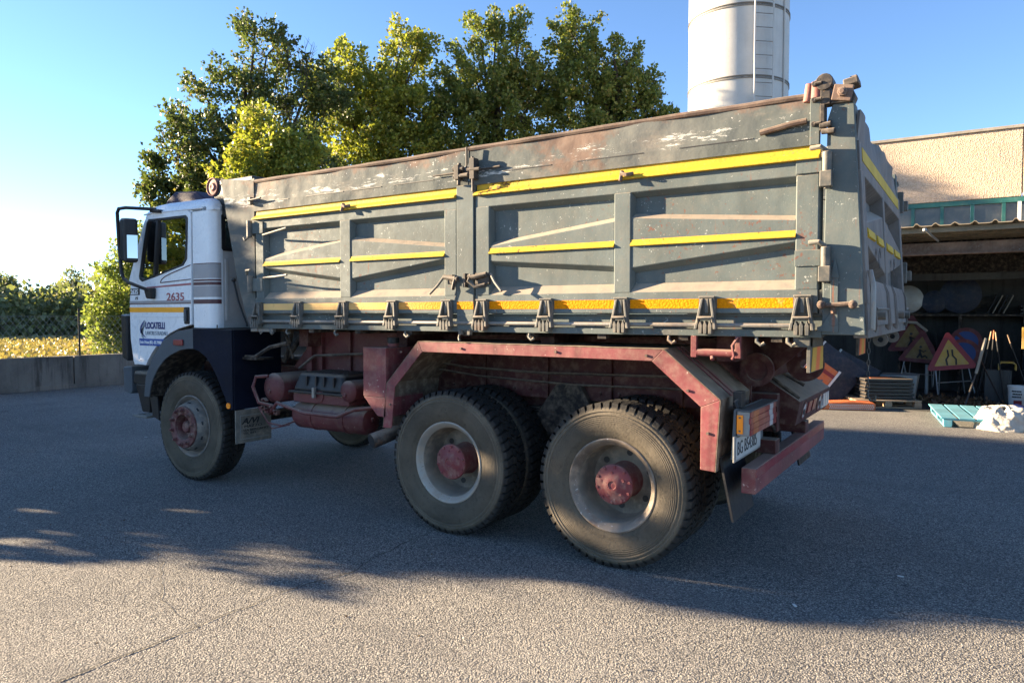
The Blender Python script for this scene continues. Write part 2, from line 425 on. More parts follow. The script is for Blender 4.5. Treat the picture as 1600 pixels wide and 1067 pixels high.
class MB:
    """collects shapes given in scene metres; build() links them as one mesh object"""
    def __init__(self):
        self.v, self.f, self.mi, self.cur = [], [], [], 0
    def add(self, vs, fs):
        o = len(self.v)
        self.v += [tuple(v) for v in vs]
        self.f += [tuple(i + o for i in f) for f in fs]
        self.mi += [self.cur] * len(fs)
        return self
    def hexa(self, p):
        return self.add(p, [(3, 2, 1, 0), (4, 5, 6, 7), (0, 1, 5, 4), (1, 2, 6, 5), (2, 3, 7, 6), (3, 0, 4, 7)])
    def box(self, x0, x1, y0, y1, z0, z1):
        return self.hexa([(x0, y0, z0), (x1, y0, z0), (x1, y1, z0), (x0, y1, z0), (x0, y0, z1), (x1, y0, z1), (x1, y1, z1), (x0, y1, z1)])
    def obox(self, c, size, M):
        a, b, d = (s / 2 for s in size)
        P = [(-a, -b, -d), (a, -b, -d), (a, b, -d), (-a, b, -d), (-a, -b, d), (a, -b, d), (a, b, d), (-a, b, d)]
        return self.hexa([tuple(Vector(c) + M @ Vector(q)) for q in P])
    def prism(self, pts, vec):
        n = len(pts); vec = Vector(vec)
        vs = [tuple(p) for p in pts] + [tuple(Vector(p) + vec) for p in pts]
        return self.add(vs, [tuple(range(n))[::-1], tuple(range(n, 2 * n))] + [(i, (i + 1) % n, n + (i + 1) % n, n + i) for i in range(n)])
    def xz(self, pts, y0, y1):
        return self.prism([(x, y0, z) for x, z in pts], (0, y1 - y0, 0))
    def yz(self, pts, x0, x1):
        return self.prism([(x0, y, z) for y, z in pts], (x1 - x0, 0, 0))
    def xy(self, pts, z0, z1):
        return self.prism([(x, y, z0) for x, y in pts], (0, 0, z1 - z0))
    def cyl(self, p0, p1, r, n=14, r1=None, caps=True):
        p0, p1 = Vector(p0), Vector(p1); r1 = r if r1 is None else r1
        q = (p1 - p0).to_track_quat('Z', 'Y').to_matrix()
        ring = [(math.cos(2 * math.pi * i / n), math.sin(2 * math.pi * i / n)) for i in range(n)]
        vs = [tuple(p0 + q @ Vector((a * r, b * r, 0))) for a, b in ring] + [tuple(p1 + q @ Vector((a * r1, b * r1, 0))) for a, b in ring]
        fs = [(i, (i + 1) % n, n + (i + 1) % n, n + i) for i in range(n)]
        if caps:
            fs += [tuple(range(n))[::-1], tuple(range(n, 2 * n))]
        return self.add(vs, fs)
    def tube(self, path, r, n=8, rs=None):
        P = [Vector(p) for p in path]
        vs, fs = [], []
        up = None
        for k, p in enumerate(P):
            d = (P[min(k + 1, len(P) - 1)] - P[max(k - 1, 0)]).normalized()
            if up is None:
                up = Vector((0, 0, 1)) if abs(d.z) < .9 else Vector((1, 0, 0))
            a = d.cross(up).normalized(); b = a.cross(d); up = b
            rr = rs[k] if rs else r
            vs += [tuple(p + (a * math.cos(2 * math.pi * i / n) + b * math.sin(2 * math.pi * i / n)) * rr) for i in range(n)]
        for k in range(len(P) - 1):
            fs += [(k * n + i, k * n + (i + 1) % n, (k + 1) * n + (i + 1) % n, (k + 1) * n + i) for i in range(n)]
        fs += [tuple(range(n))[::-1], tuple((len(P) - 1) * n + i for i in range(n))]
        return self.add(vs, fs)
    def lathe(self, prof, c=(0, 0, 0), axis='Y', n=64, close=False):
        vs, fs = [], []
        for r, a in prof:
            for i in range(n):
                t = 2 * math.pi * i / n
                u, w = r * math.cos(t), r * math.sin(t)
                q = {'Y': (u, a, w), 'Z': (u, w, a), 'X': (a, u, w)}[axis]
                vs.append((c[0] + q[0], c[1] + q[1], c[2] + q[2]))
        m = len(prof)
        for k in range(m if close else m - 1):
            k2 = (k + 1) % m
            fs += [(k * n + i, k * n + (i + 1) % n, k2 * n + (i + 1) % n, k2 * n + i) for i in range(n)]
        return self.add(vs, fs)
    def disc(self, c, r, axis, n=24):
        c = Vector(c); q = Vector(axis).to_track_quat('Z', 'Y').to_matrix()
        return self.add([tuple(c + q @ Vector((r * math.cos(2 * math.pi * i / n), r * math.sin(2 * math.pi * i / n), 0))) for i in range(n)], [tuple(range(n))])
    def holed(self, outer, hole, thick):
        """a sheet with one hole: outer and hole are 3D loops in one plane, thick a vector"""
        bm = bmesh.new()
        for loop in (outer, hole):
            vs = [bm.verts.new(p) for p in loop]
            for i in range(len(vs)):
                bm.edges.new((vs[i], vs[(i + 1) % len(vs)]))
        bmesh.ops.triangle_fill(bm, edges=bm.edges[:], use_beauty=True)
        bm.verts.index_update()
        vs = [tuple(v.co) for v in bm.verts]
        fs = [tuple(v.index for v in f.verts) for f in bm.faces]
        bm.free()
        o = len(vs); t = Vector(thick)
        av = vs + [tuple(Vector(v) + t) for v in vs]
        af = fs + [tuple(i + o for i in f[::-1]) for f in fs]
        for s, m in ((0, len(outer)), (len(outer), len(hole))):
            af += [(s + i, s + (i + 1) % m, o + s + (i + 1) % m, o + s + i) for i in range(m)]
        return self.add(av, af)
    def build(self, name, mat, parent=None, bevel=0., seg=2, sharp=35, loc=None, rot=None):
        org = ORG.get(parent, Vector((0, 0, 0))) if loc is None else Vector((0, 0, 0))
        me = bpy.data.meshes.new(name)
        me.from_pydata([(v[0] - org[0], v[1] - org[1], v[2] - org[2]) for v in self.v], [], self.f)
        bm = bmesh.new(); bm.from_mesh(me)
        bmesh.ops.recalc_face_normals(bm, faces=bm.faces)
        bm.to_mesh(me); bm.free()
        mats = mat if isinstance(mat, (list, tuple)) else [mat]
        for m in mats:
            me.materials.append(MT[m] if isinstance(m, str) else m)
        me.polygons.foreach_set('material_index', self.mi)
        me.polygons.foreach_set('use_smooth', [True] * len(me.polygons))
        me.set_sharp_from_angle(angle=R(sharp))
        o = bpy.data.objects.new(name, me)
        COL.objects.link(o)
        if parent is not None:
            o.parent = parent
        if loc is not None:
            o.location = loc
        if rot is not None:
            o.rotation_euler = rot
        if bevel:
            b = o.modifiers.new('bevel', 'BEVEL')
            b.width = bevel; b.segments = seg; b.limit_method = 'ANGLE'; b.angle_limit = R(40)
            b.harden_normals = True
        ORG[o] = org
        return o

def tag(o, label=None, cat=None, group=None, kind=None):
    for k, v in (('label', label), ('category', cat), ('group', group), ('kind', kind)):
        if v:
            o[k] = v
    return o

def empty(name, loc, parent=None):
    o = bpy.data.objects.new(name, None)
    o.empty_display_size = .2
    COL.objects.link(o)
    if parent is not None:
        o.parent = parent
        o.location = Vector(loc) - ORG[parent]
    else:
        o.location = loc
    ORG[o] = Vector(loc)
    return o

def copy_tree(o, parent=None):
    c = o.copy(); COL.objects.link(c)
    if parent is not None:
        c.parent = parent
    for ch in o.children:
        copy_tree(ch, c)
    return c

def text(body, p, parent, mat, size, rot=(math.pi / 2, 0, 0), sx=1.0, name='lettering', align='LEFT', bold=0., shear=0., ext=.0012):
    cu = bpy.data.curves.new('lettering_curve', 'FONT')
    cu.body = body; cu.size = size; cu.extrude = ext; cu.align_x = align; cu.offset = bold; cu.shear = shear
    cu.resolution_u = 3
    tmp = bpy.data.objects.new('lettering_curve', cu)
    COL.objects.link(tmp)
    bpy.context.view_layer.update()
    me = bpy.data.meshes.new_from_object(tmp.evaluated_get(bpy.context.evaluated_depsgraph_get()))
    bpy.data.objects.remove(tmp); bpy.data.curves.remove(cu)
    me.name = name
    me.materials.clear(); me.materials.append(MT[mat])
    o = bpy.data.objects.new(name, me)
    COL.objects.link(o)
    o.parent = parent
    o.location = Vector(p) - ORG.get(parent, Vector((0, 0, 0)))
    o.rotation_euler = rot
    o.scale = (sx, 1, 1)
    ORG[o] = Vector(p)
    return o

# ------------------------------------------------------------------ ground, field
def sheet_grid(name, mat, x0, x1, y0, y1, nx, ny, fz, kind='structure'):
    xs = np.linspace(x0, x1, nx + 1); ys = np.linspace(y0, y1, ny + 1)
    vs = [(x, y, fz(x, y)) for y in ys for x in xs]
    fs = [(j * (nx + 1) + i, j * (nx + 1) + i + 1, (j + 1) * (nx + 1) + i + 1, (j + 1) * (nx + 1) + i) for j in range(ny) for i in range(nx)]
    return tag(MB().add(vs, fs).build(name, mat), kind=kind)
def field_z(x, y):
    d = max(0., -15.2 - x)
    return -.85 - .35 * min(1, d / 80) - .4 * min(1, max(0, d - 80) / 300)
sheet_grid('field', 'soil', -1500, 1500, -1500, 1500, 300, 60, field_z)
tag(MB().box(-15.05, 60, -60, 60, -.9, 0).build('yard', 'asphalt'), kind='structure', label='worn pale asphalt yard with a long crack')
# the long crack across the asphalt and a shorter one
def crack(pts, w, seed, name='asphalt_crack'):
    rnd = random.Random(seed)
    P = []
    for a, b in zip(pts, pts[1:]):
        a, b = Vector(a), Vector(b)
        k = max(2, int((b - a).length / .05))
        for i in range(k):
            P.append(a.lerp(b, i / k))
    P.append(Vector(pts[-1]))
    vs, fs = [], []
    off = 0
    for i, p in enumerate(P):
        d = (P[min(i + 1, len(P) - 1)] - P[max(i - 1, 0)]).normalized(); nn = Vector((-d.y, d.x))
        off = off * .82 + rnd.uniform(-.012, .012)
        ww = w * (.5 + rnd.random() ** 2 * .9)
        c = p + nn * off
        vs += [(c.x - nn.x * ww, c.y - nn.y * ww, .004), (c.x + nn.x * ww, c.y + nn.y * ww, .004)]
    fs = [(2 * i, 2 * i + 1, 2 * i + 3, 2 * i + 2) for i in range(len(P) - 1)]
    return tag(MB().add(vs, fs).build(name, 'crackfill'), kind='structure', label='thin dark crack in the asphalt')
crack([(-1.52, -3.6), (-1.47, -2.6), (-1.46, -2.0), (-1.45, -1.3), (-1.40, -.95), (-1.46, -.70), (-1.48, -.25), (-1.46, .3)], .0052, 2)
crack([(-.6, -3.0), (-.2, -2.75), (.1, -2.3)], .0022, 5)
crack([(-1.46, -2.0), (-2.0, -1.9), (-2.6, -1.5)], .002, 8)
crack([(1.0, -1.9), (1.5, -1.55), (1.9, -1.6)], .002, 9)

# ------------------------------------------------------------------ trees
def leaf_mesh(name, mat, pts, dirs, size, seed, parent, flat=.35):
    """many small separate leaf blades at the given points"""
    rg = np.random.default_rng(seed)
    n = len(pts)
    a = rg.normal(size=(n, 3)); a += dirs * 1.2
    a /= np.linalg.norm(a, axis=1)[:, None]
    b = rg.normal(size=(n, 3)); b -= a * (a * b).sum(1)[:, None]
    b /= np.linalg.norm(b, axis=1)[:, None]
    s = size * rg.uniform(.6, 1.35, n)[:, None]
    w = s * rg.uniform(.28, .5, n)[:, None]
    nn = np.cross(a, b) * s * .12
    V = np.stack([pts, pts + a * s * .5 + b * w + nn, pts + a * s, pts + a * s * .5 - b * w + nn], 1).reshape(-1, 3)
    o = ORG.get(parent, Vector((0, 0, 0)))
    V = V - np.array(o)
    me = bpy.data.meshes.new(name)
    me.vertices.add(4 * n); me.loops.add(4 * n); me.polygons.add(n)
    me.vertices.foreach_set('co', V.astype(np.float32).ravel())
    me.loops.foreach_set('vertex_index', np.arange(4 * n, dtype=np.int32))
    me.polygons.foreach_set('loop_start', np.arange(0, 4 * n, 4, dtype=np.int32))
    me.update(calc_edges=True); me.validate()
    me.materials.append(MT[mat])
    ob = bpy.data.objects.new(name, me); COL.objects.link(ob)
    if parent is not None:
        ob.parent = parent
    ORG[ob] = Vector(o)
    return ob

def tree(name, label, base, lobes, leaf, nleaf, lsize, seed, group=None, sprig=.42, trunk=.16, tips=None, twig=.02, spread=.24, keep=None, per_tip=55):
    """a tapered trunk, limbs to every lobe of the crown, twigs, and leaf sprays at the twig ends; lobes are (x, y, z, radius, squash)"""
    rnd = random.Random(seed); rg = np.random.default_rng(seed)
    t = empty(name, base)
    tag(t, label, 'tree', group)
    B = Vector(base)
    zmin = min(l[2] - l[3] for l in lobes); cx = sum(l[0] for l in lobes) / len(lobes); cy = sum(l[1] for l in lobes) / len(lobes)
    zmid = sum(l[2] for l in lobes) / len(lobes)
    m = MB()
    tp = [B - Vector((0, 0, .1)), B.lerp(Vector((cx, cy, zmin)), .5) + Vector((rnd.uniform(-.15, .15), rnd.uniform(-.15, .15), 0)), Vector((cx, cy, zmin + .3)), Vector((cx + rnd.uniform(-.2, .2), cy, zmid)), Vector((cx, cy + rnd.uniform(-.2, .2), zmid + (zmid - zmin) * .3))]
    m.tube(tp, trunk, 10, rs=[trunk * 1.25, trunk, trunk * .85, trunk * .55, trunk * .18])
    ntip = tips or max(60, nleaf // per_tip)
    wts = np.array([l[3] ** 2.2 for l in lobes]); wts /= wts.sum()
    P, Dr = [], []
    for li, l in enumerate(lobes):
        c = Vector(l[:3]); r = l[3]; sq = l[4] if len(l) > 4 else 1.0
        f = rnd.uniform(.15, .8)
        st = tp[2].lerp(tp[3], f)
        midp = st.lerp(c, .55) + Vector((rnd.uniform(-.2, .2), rnd.uniform(-.2, .2), -.15))
        m.tube([st, midp, c], .05, 6, rs=[trunk * .42, trunk * .28, trunk * .12])
        k = max(6, int(ntip * wts[li]))
        for j in range(k):
            d = Vector((rnd.gauss(0, 1), rnd.gauss(0, 1), rnd.gauss(0, 1))).normalized()
            rr = r * (rnd.random() ** .38)
            tip = c + Vector((d.x * rr, d.y * rr, d.z * rr * sq))
            out = (d * .8 + Vector((0, 0, .55))).normalized()
            if j % 3 == 0:
                m.tube([c.lerp(tip, .15), c.lerp(tip, .6) + Vector((0, 0, -.05)), tip + out * sprig * .7], .01, 4, rs=[twig, twig * .7, twig * .25])
            P.append(tip); Dr.append(out)
    m.build('trunk', 'bark', t)
    P = np.array(P); Dr = np.array(Dr)
    per = max(4, nleaf // len(P))
    idx = np.repeat(np.arange(len(P)), per)
    u = rg.random(len(idx))[:, None]
    pts = P[idx] + Dr[idx] * (u - .25) * sprig + rg.normal(size=(len(idx), 3)) * spread * np.array([1, 1, .8]) * (1.15 - .75 * u)
    if keep is not None:
        ok = keep(pts)
        pts, idx = pts[ok], idx[ok]
    leaf_mesh('crown', leaf, pts, Dr[idx] + rg.normal(size=(len(idx), 3)) * .4, lsize, seed + 1, t)
    return t

def L(*a):
    return list(a)
G_OAK = 'broadleaf trees behind the truck'
tree('oak_tree', 'tall dark green oak behind the truck cab with bare twigs at its top', (-17.4, 10.7, -.9),
     [(-18.54, 9.30, 7.4, .85, 0.8), (-18.85, 9.0, 6.5, 0.65, 0.8), (-18.5, 9.35, 5.7, .55), (-18.34, 9.65, 8.45, 0.5, 0.6), (-17.93, 10.21, 6.402, 1.32), (-17.62, 10.52, 8.855, 0.879, 0.9), (-17.16, 11.08, 9.877, 0.747, 1), (-17.37, 10.82, 10.69, 0.396, 0.9),
      (-16.8, 11.64, 8.139, 1.23), (-16.5, 12.36, 9.366, 0.659, 0.9), (-16.29, 12.77, 8.446, 0.879), (-17.83, 10.31, 4.869, 1.32), (-16.4, 11.95, 6.095, 1.32), (-18.4, 9.7, 4.971, 0.7)],
     'leafdark', 34000, .115, 11, G_OAK, trunk=.22, spread=.17, sprig=.58, per_tip=95)
tree('oak_tree', 'low yellowing tree between the cab roof and the tipper headboard', (-14.6, 8.7, 0),
     [(-14.4, 8.9, 5.9, 0.817, 1.0), (-14.0, 9.3, 5.2, 0.774), (-14.9, 8.4, 5.2, 0.731), (-14.55, 8.75, 6.6, 0.43, 1.0), (-13.7, 9.4, 6.0, 0.516)],
     'leaflime', 13000, .11, 12, G_OAK, trunk=.10, spread=.17, sprig=.58, per_tip=95)
tree('oak_tree', 'yellow green tree in full sun behind the middle of the tipper body', (-16.7, 15.7, -0.9),
     [(-17.75, 14.81, 10.08, 1.021, 1), (-17.62, 14.94, 11.08, 0.4838, 1.1), (-16.75, 15.82, 9.583, 1.338), (-17.5, 15.19, 8.083, 1.338), (-16, 16.56, 10.83, 0.8063, 1.2), (-15.62, 16.88, 11.77, 0.365, 1.4), (-16.06, 16.44, 12.02, 0.3225, 1.4), (-15.75, 16.69, 9.083, 1.288), (-16.75, 15.69, 6.833, 1.4), (-15.37, 16.81, 7.333, 1.288), (-18.12, 14.31, 9.083, 0.7525)],
     'leaflime', 36000, .13, 13, G_OAK, trunk=.16, spread=.17, sprig=.58, per_tip=95)
tree('oak_tree', 'broad olive green tree standing behind the tall middle post of the tipper', (-13.2, 18.5, 0.0),
     [(-13.9, 18.05, 10.32, 1.39), (-13.84, 18.17, 11.99, 0.617, 1.2), (-13.3, 18.41, 12.11, 0.411, 1.3), (-12.7, 18.89, 11.27, 0.668, 1.2), (-12.58, 19.01, 12.23, 0.36, 1.3), (-12.82, 18.89, 9.359, 1.54), (-14.26, 17.81, 8.283, 1.34), (-13.3, 18.53, 7.087, 1.65), (-14.62, 17.45, 9.598, 0.823), (-11.99, 19.49, 9.956, 1.03)],
     'leafmid', 40000, .125, 14, G_OAK, trunk=.2, spread=.17, sprig=.58, per_tip=95)
tree('oak_tree', 'dark olive tree nearest to the white silo', (-10.0, 20.3, 0.0),
     [(-10.83, 20.1, 11.56, 0.788, 1.1), (-11.12, 19.87, 12.48, 0.414, 1.1), (-10.49, 20.21, 12.36, 0.414, 1.2), (-10.6, 20.21, 9.84, 1.38), (-9.685, 20.62, 10.76, 0.788, 1), (-9.112, 20.9, 11.1, 0.493, 1.2), (-8.997, 20.96, 9.611, 1.08), (-8.252, 21.25, 9.955, 0.493, 1), (-8.195, 21.36, 8.694, 0.739), (-9.914, 20.44, 7.778, 1.68), (-8.539, 21.13, 7.319, 1.18), (-7.737, 21.53, 7.778, 0.542)],
     'leafmid', 40000, .125, 15, G_OAK, trunk=.2, spread=.17, sprig=.58, per_tip=95)
tree('oak_tree', 'small dark tree above the door mirror, left of the cab roof', (-20.2, 9.4, -.9),
     [(-20.3, 9.25, 6.0, .5, .7), (-20.45, 9.0, 5.6, .28, .7), (-19.8, 9.9, 5.8, .5, .8), (-19.4, 10.4, 5.4, .6), (-20.35, 9.2, 6.55, .2, 1.0), (-20.0, 9.6, 5.0, .6), (-19.5, 10.2, 4.0, .8)],
     'leafdark', 9000, .13, 16, G_OAK, trunk=.1, spread=.17, sprig=.35, per_tip=70)
# bare twigs standing out of the dark oak
m = MB()
rnd = random.Random(5)
for k in range(9):
    a = Vector((-16.45 + rnd.uniform(-.5, .6), 11.4 + rnd.uniform(-.3, .3), 8.6))
    b = a + Vector((rnd.uniform(-.6, .6), rnd.uniform(-.4, .4), rnd.uniform(1.2, 1.9)))
    m.tube([a, a.lerp(b, .5) + Vector((.05, 0, .05)), b], .012, 4, rs=[.018, .012, .004])
    for j in range(5):
        c = a.lerp(b, rnd.uniform(.4, .95))
        m.tube([c, c + Vector((rnd.uniform(-.35, .35), rnd.uniform(-.2, .2), rnd.uniform(.1, .4)))], .005, 3, rs=[.007, .003])
m.build('bare_twig', 'bark', [o for o in COL.objects if o.name == 'oak_tree'][0])

# bushy bright trees beyond the fence, and the far line of trees across the field
tree('willow_tree', 'bright green bushy tree beyond the wall, left of the cab door', (-32.2, 14.4, -1.3),
     [(-32.0, 15.2, 2.6, 1.6, 1.1), (-31.8, 15.8, 4.6, 1.1, 1.1), (-32.5, 14.4, 1.6, 1.1), (-32.4, 14.5, .4, 1.0), (-31.6, 16.4, 3.2, 1.6), (-31.4, 16.9, 5.3, .8, 1.2), (-32.3, 14.8, 3.9, .7, 1.2), (-31.2, 17.4, 1.8, 1.9), (-31.9, 15.6, .6, 1.3)],
     'leafbright', 34000, .16, 21, 'bright trees beyond the wall', sprig=.7, trunk=.14, spread=.26)
tree('willow_tree', 'bright green sapling thicket low beside the cab door', (-24.6, 12.1, -1.0),
     [(-24.0, 13.0, .9, .8, 1.1), (-24.4, 12.5, .1, .55), (-23.9, 13.3, 1.6, .5, 1.2)],
     'leafbright', 6000, .18, 22, 'bright trees beyond the wall', sprig=.5, trunk=.06, spread=.2)
ORD = 'first second third fourth fifth sixth seventh eighth ninth tenth eleventh twelfth thirteenth'.split()
FAR = [(-88, 22.5, 7.4), (-91, 27.5, 7.0), (-86, 30.2, 7.3), (-90, 33.5, 7.8), (-84, 35.6, 7.9), (-88, 39.5, 7.6), (-82, 41.0, 8.3), (-80, 43.6, 8.6), (-76, 44.2, 8.6), (-72, 44.5, 8.6), (-68, 45.2, 8.4), (-95, 18, 8), (-62, 46, 8.6)]
FAR.sort(key=lambda q: (q[1] + 4.26) / (1.98 - q[0]))
for i, (x, y, h) in enumerate(FAR):
    h = h - 1.0 + 1.3 * math.sin(i * 2.3)
    rnd = random.Random(50 + i)
    z0 = field_z(x, y)
    lobes = []
    for k in range(9):
        f = k / 8
        rr = (1.9 - 1.1 * f) * rnd.uniform(.8, 1.2)
        lobes.append((x + rnd.uniform(-1.7, 1.7) * (1.1 - f), y + rnd.uniform(-1.9, 1.9) * (1.1 - f), z0 + 1.1 + (h - 2.0) * f, rr, 1.1))
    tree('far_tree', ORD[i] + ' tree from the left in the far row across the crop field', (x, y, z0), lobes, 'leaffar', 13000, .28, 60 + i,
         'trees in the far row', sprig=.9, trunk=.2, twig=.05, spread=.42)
# a dark wood behind the row closes the gaps
rg = np.random.default_rng(9)
n = 42000
ang = rg.uniform(0, 1, n)
px = -104 + ang * 48 + rg.normal(0, 2.5, n); py = 10 + ang * 46 + rg.normal(0, 2.0, n)
pz = -1.4 + rg.beta(1.2, 1.5, n) * (4.6 + 2.2 * ang + 1.4 * np.sin(ang * 23) + 1.2 * np.sin(ang * 61 + 1))
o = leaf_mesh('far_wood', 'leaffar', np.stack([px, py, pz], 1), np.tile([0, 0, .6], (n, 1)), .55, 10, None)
tag(o, kind='stuff', label='far wood closing the field')

# trees standing outside the picture to the left; they throw the long soft shade over the yard
T, N_ = Vector((.966, .259, 0)), Vector((-.259, .966, 0))
def shade_tree(u, lobes_sw, seed, label, nleaf, tr=.25, ls=.26, keep=None, sprig=.5, spread=.3, depth=1.0, zb=None):
    """lobes given as (offset across the sun, height above the sun's grazing line, radius)"""
    lob = []
    rnd = random.Random(seed)
    for s, w, r in lobes_sw:
        du = rnd.uniform(-depth, depth)
        p = -T * (u + du) + N_ * s
        lob.append((p.x, p.y, w + (u + du) * .231, r, 1.0))
    c = sum((Vector(l[:3]) for l in lob), Vector()) / len(lob)
    tree('shade_tree', label, (c.x, c.y, field_z(c.x, c.y) if zb is None else zb), lob, 'leafmid', nleaf, ls, seed, 'trees left of the yard', sprig=sprig, trunk=tr, spread=spread, keep=keep)
EDGE_W = [-3.2, -1.6, -1.2, -.94, -.80, -.75, -.72, -.66, -.59, -.47, -.38, -.35, -.33, -.23, -.14, -.04, .06, .16, .28, .38, .62, .90, 1.06, 1.25, 1.75, 1.95]
EDGE_S = [-1.1, -.95, -1.0, -1.0, -1.0, -.85, -.55, -.56, -.70, -.90, -1.0, -.60, -.42, -.31, -.24, -.30, -.50, -.59, -.42, -.28, -.10, .06, .50, .93, 1.0, 1.7]
def shadow_outline(p):  # leaves of the unseen bush cut away to shape its shadow
    """the bush's outline seen along the sunlight: edge and openings cut to shape its shadow"""
    s = p[:, 0] * -.259 + p[:, 1] * .966
    wv = p[:, 2] + (p[:, 0] * .966 + p[:, 1] * .259) * .231
    ok = s > np.interp(wv, EDGE_W, EDGE_S) + .03
    ok &= wv < 1.95
    # slanting opening cut to let a sunlit band through under the long streak
    a = (s + .45) ; mid = -.50 - .25 * a
    ok &= ~((np.abs(wv - mid) < .085 + .03 * np.sin(s * 9)) & (s > -.72) & (s < .02))
    for cs, cw, rs, rw in ((.32, -.88, .17, .10), (-.07, -1.15, .14, .07), (-.70, -1.02, .22, .075), (.06, .15, .17, .10), (.30, .34, .13, .12), (.02, .50, .13, .12), (.62, .45, .16, .12), (1.9, -1.75, .3, .07), (2.4, -1.55, .3, .06), (.9, -1.4, .2, .05)):
        ok &= ((s - cs) / rs) ** 2 + ((wv - cw) / rw) ** 2 > 1
    # thinner towards the top
    thin = np.clip((wv - .55) / .35, 0, 1) * (s < 1.0)
    rg_ = np.random.default_rng(5)
    ok &= rg_.random(len(s)) > thin * .72
    return ok
shade_tree(12, [(-.35, -.9, .65), (-.30, -.1, .6), (-.4, -1.7, .7), (.5, -.8, .9), (.4, .1, .8), (.6, -1.9, 1.0), (1.3, .1, .9), (1.4, -1.2, 1.1), (1.5, 1.0, .9), (2.3, .5, .9), (2.3, -.9, 1.0), (2.6, 1.1, .7), (1.5, -2.2, .8), (2.5, -2.0, .8), (.8, .8, .7), (3.0, -.2, .7)], 71,
           'bushy tree at the yard edge outside the picture, shading the front of the yard', 52000, .12, .13, shadow_outline, .25, .18, .6, 0)
shade_tree(33, [(3.6, .2, 1.3), (3.5, -1.4, 1.5), (4.7, .0, 1.3), (4.6, -1.6, 1.5), (5.6, -.1, 1.1), (5.7, -1.5, 1.4), (5.9, -.6, .7), (6.3, -1.9, .8), (3.6, -3.0, 1.3), (5.0, -3.2, 1.2), (6.1, -3.0, .9), (4.2, 1.0, .6), (6.1, .3, .5)], 72, 'leafy tree outside the picture shading the back of the yard', 22000)
# more trees on that side, seen only as reflections in the cab's windows and mirror
tree('shade_tree', 'leafy tree behind the photographer, reflected in the cab windows', (-22.5, -12.6, -.9), [(-22.3, -11.9, 4.6, 1.6), (-23.2, -13.3, 5.4, 1.7), (-21.9, -12.9, 6.9, 1.2), (-22.6, -12.5, 3.0, 1.8), (-23.6, -11.8, 2.2, 1.4)], 'leaflime', 5200, .24, 73, 'trees left of the yard', sprig=.5, trunk=.2, spread=.3)
tree('shade_tree', 'second leafy tree behind the photographer, reflected in the cab windows', (-27.5, -13.0, -.9), [(-27.2, -12.4, 4.2, 1.8), (-28.2, -13.6, 5.6, 1.7), (-27.0, -13.8, 3.0, 1.8), (-28.6, -12.2, 2.4, 1.5)], 'leaflime', 5200, .26, 74, 'trees left of the yard', sprig=.5, trunk=.2, spread=.3)

# crop field: separate blades, thick near the wall
n = 95000
d = 1.2 + 75 * rg.random(n) ** 1.7
x = -15.4 - d
yc = -4.2555 + (1.98 - x) * (.30 + .62 * rg.random(n))
z = np.array([field_z(a, 0) for a in x])
hh = (.50 + .25 * rg.random(n)) * rg.random(n)
o = leaf_mesh('ripe_crop', 'corn', np.stack([x, yc, z + hh * .9], 1), np.tile([0, 0, .7], (n, 1)), .21, 31, None)
tag(o, kind='stuff', label='ripe yellow crop in the field')
n = 5000
o = leaf_mesh('green_weeds', 'cropgreen', np.stack([-15.35 - 1.5 * rg.random(n) ** 1.5, 1.0 + 7 * rg.random(n), -.85 + 1.35 * rg.random(n) ** 1.3], 1), np.tile([0, 0, .7], (n, 1)), .13, 33, None)
tag(o, kind='stuff', label='green weeds behind the wall')

# ------------------------------------------------------------------ boundary wall and fence
w = empty('concrete_wall', (-15.1, 4.0, 0))
tag(w, 'low stained concrete wall along the far edge of the yard', 'wall')
for y0, y1 in ((-8, -4.02), (-4, -.02), (0, 3.99), (4.01, 8.0), (8.02, 12.0), (12.02, 16.0)):
    MB().box(-15.22, -15.0, y0 + .006, y1 - .006, -.9, .725).build('wall_section', 'concrete', w, bevel=.012)
MB().box(-15.21, -14.985, -8, 16, .0, .10).build('wall_foot', 'concrete', w, bevel=.01)
m = MB()
for y in (4.01, 8.01):
    m.box(-14.998, -14.99, y - .012, y + .012, .1, .70)
m.build('joint_cover', 'concrete', w)
f = empty('wire_fence', (-15.1, 4.1, .725))
tag(f, 'chain link fence with a thin dark post on top of the low wall', 'fence')
for y in (.6, 4.17, 7.7, 11.2):
    MB().cyl((-15.1, y, .70), (-15.1, y, 1.79), .022, 8).build('post', 'black', f)
m = MB()
H = .88
for k in range(-6, 100):
    y = -1.0 + k * .13
    m.tube([(-15.1, y, .735), (-15.1, y + H * .8, .735 + H)], .0021, 3)
    m.tube([(-15.094, y, .735), (-15.094, y - H * .8, .735 + H)], .0021, 3)
for z in (.74, 1.18, 1.615):
    m.tube([(-15.1, -1.5, z), (-15.1, 12, z)], .003, 3)
o = m.build('wire_mesh', 'galv', f); o['kind'] = 'stuff'

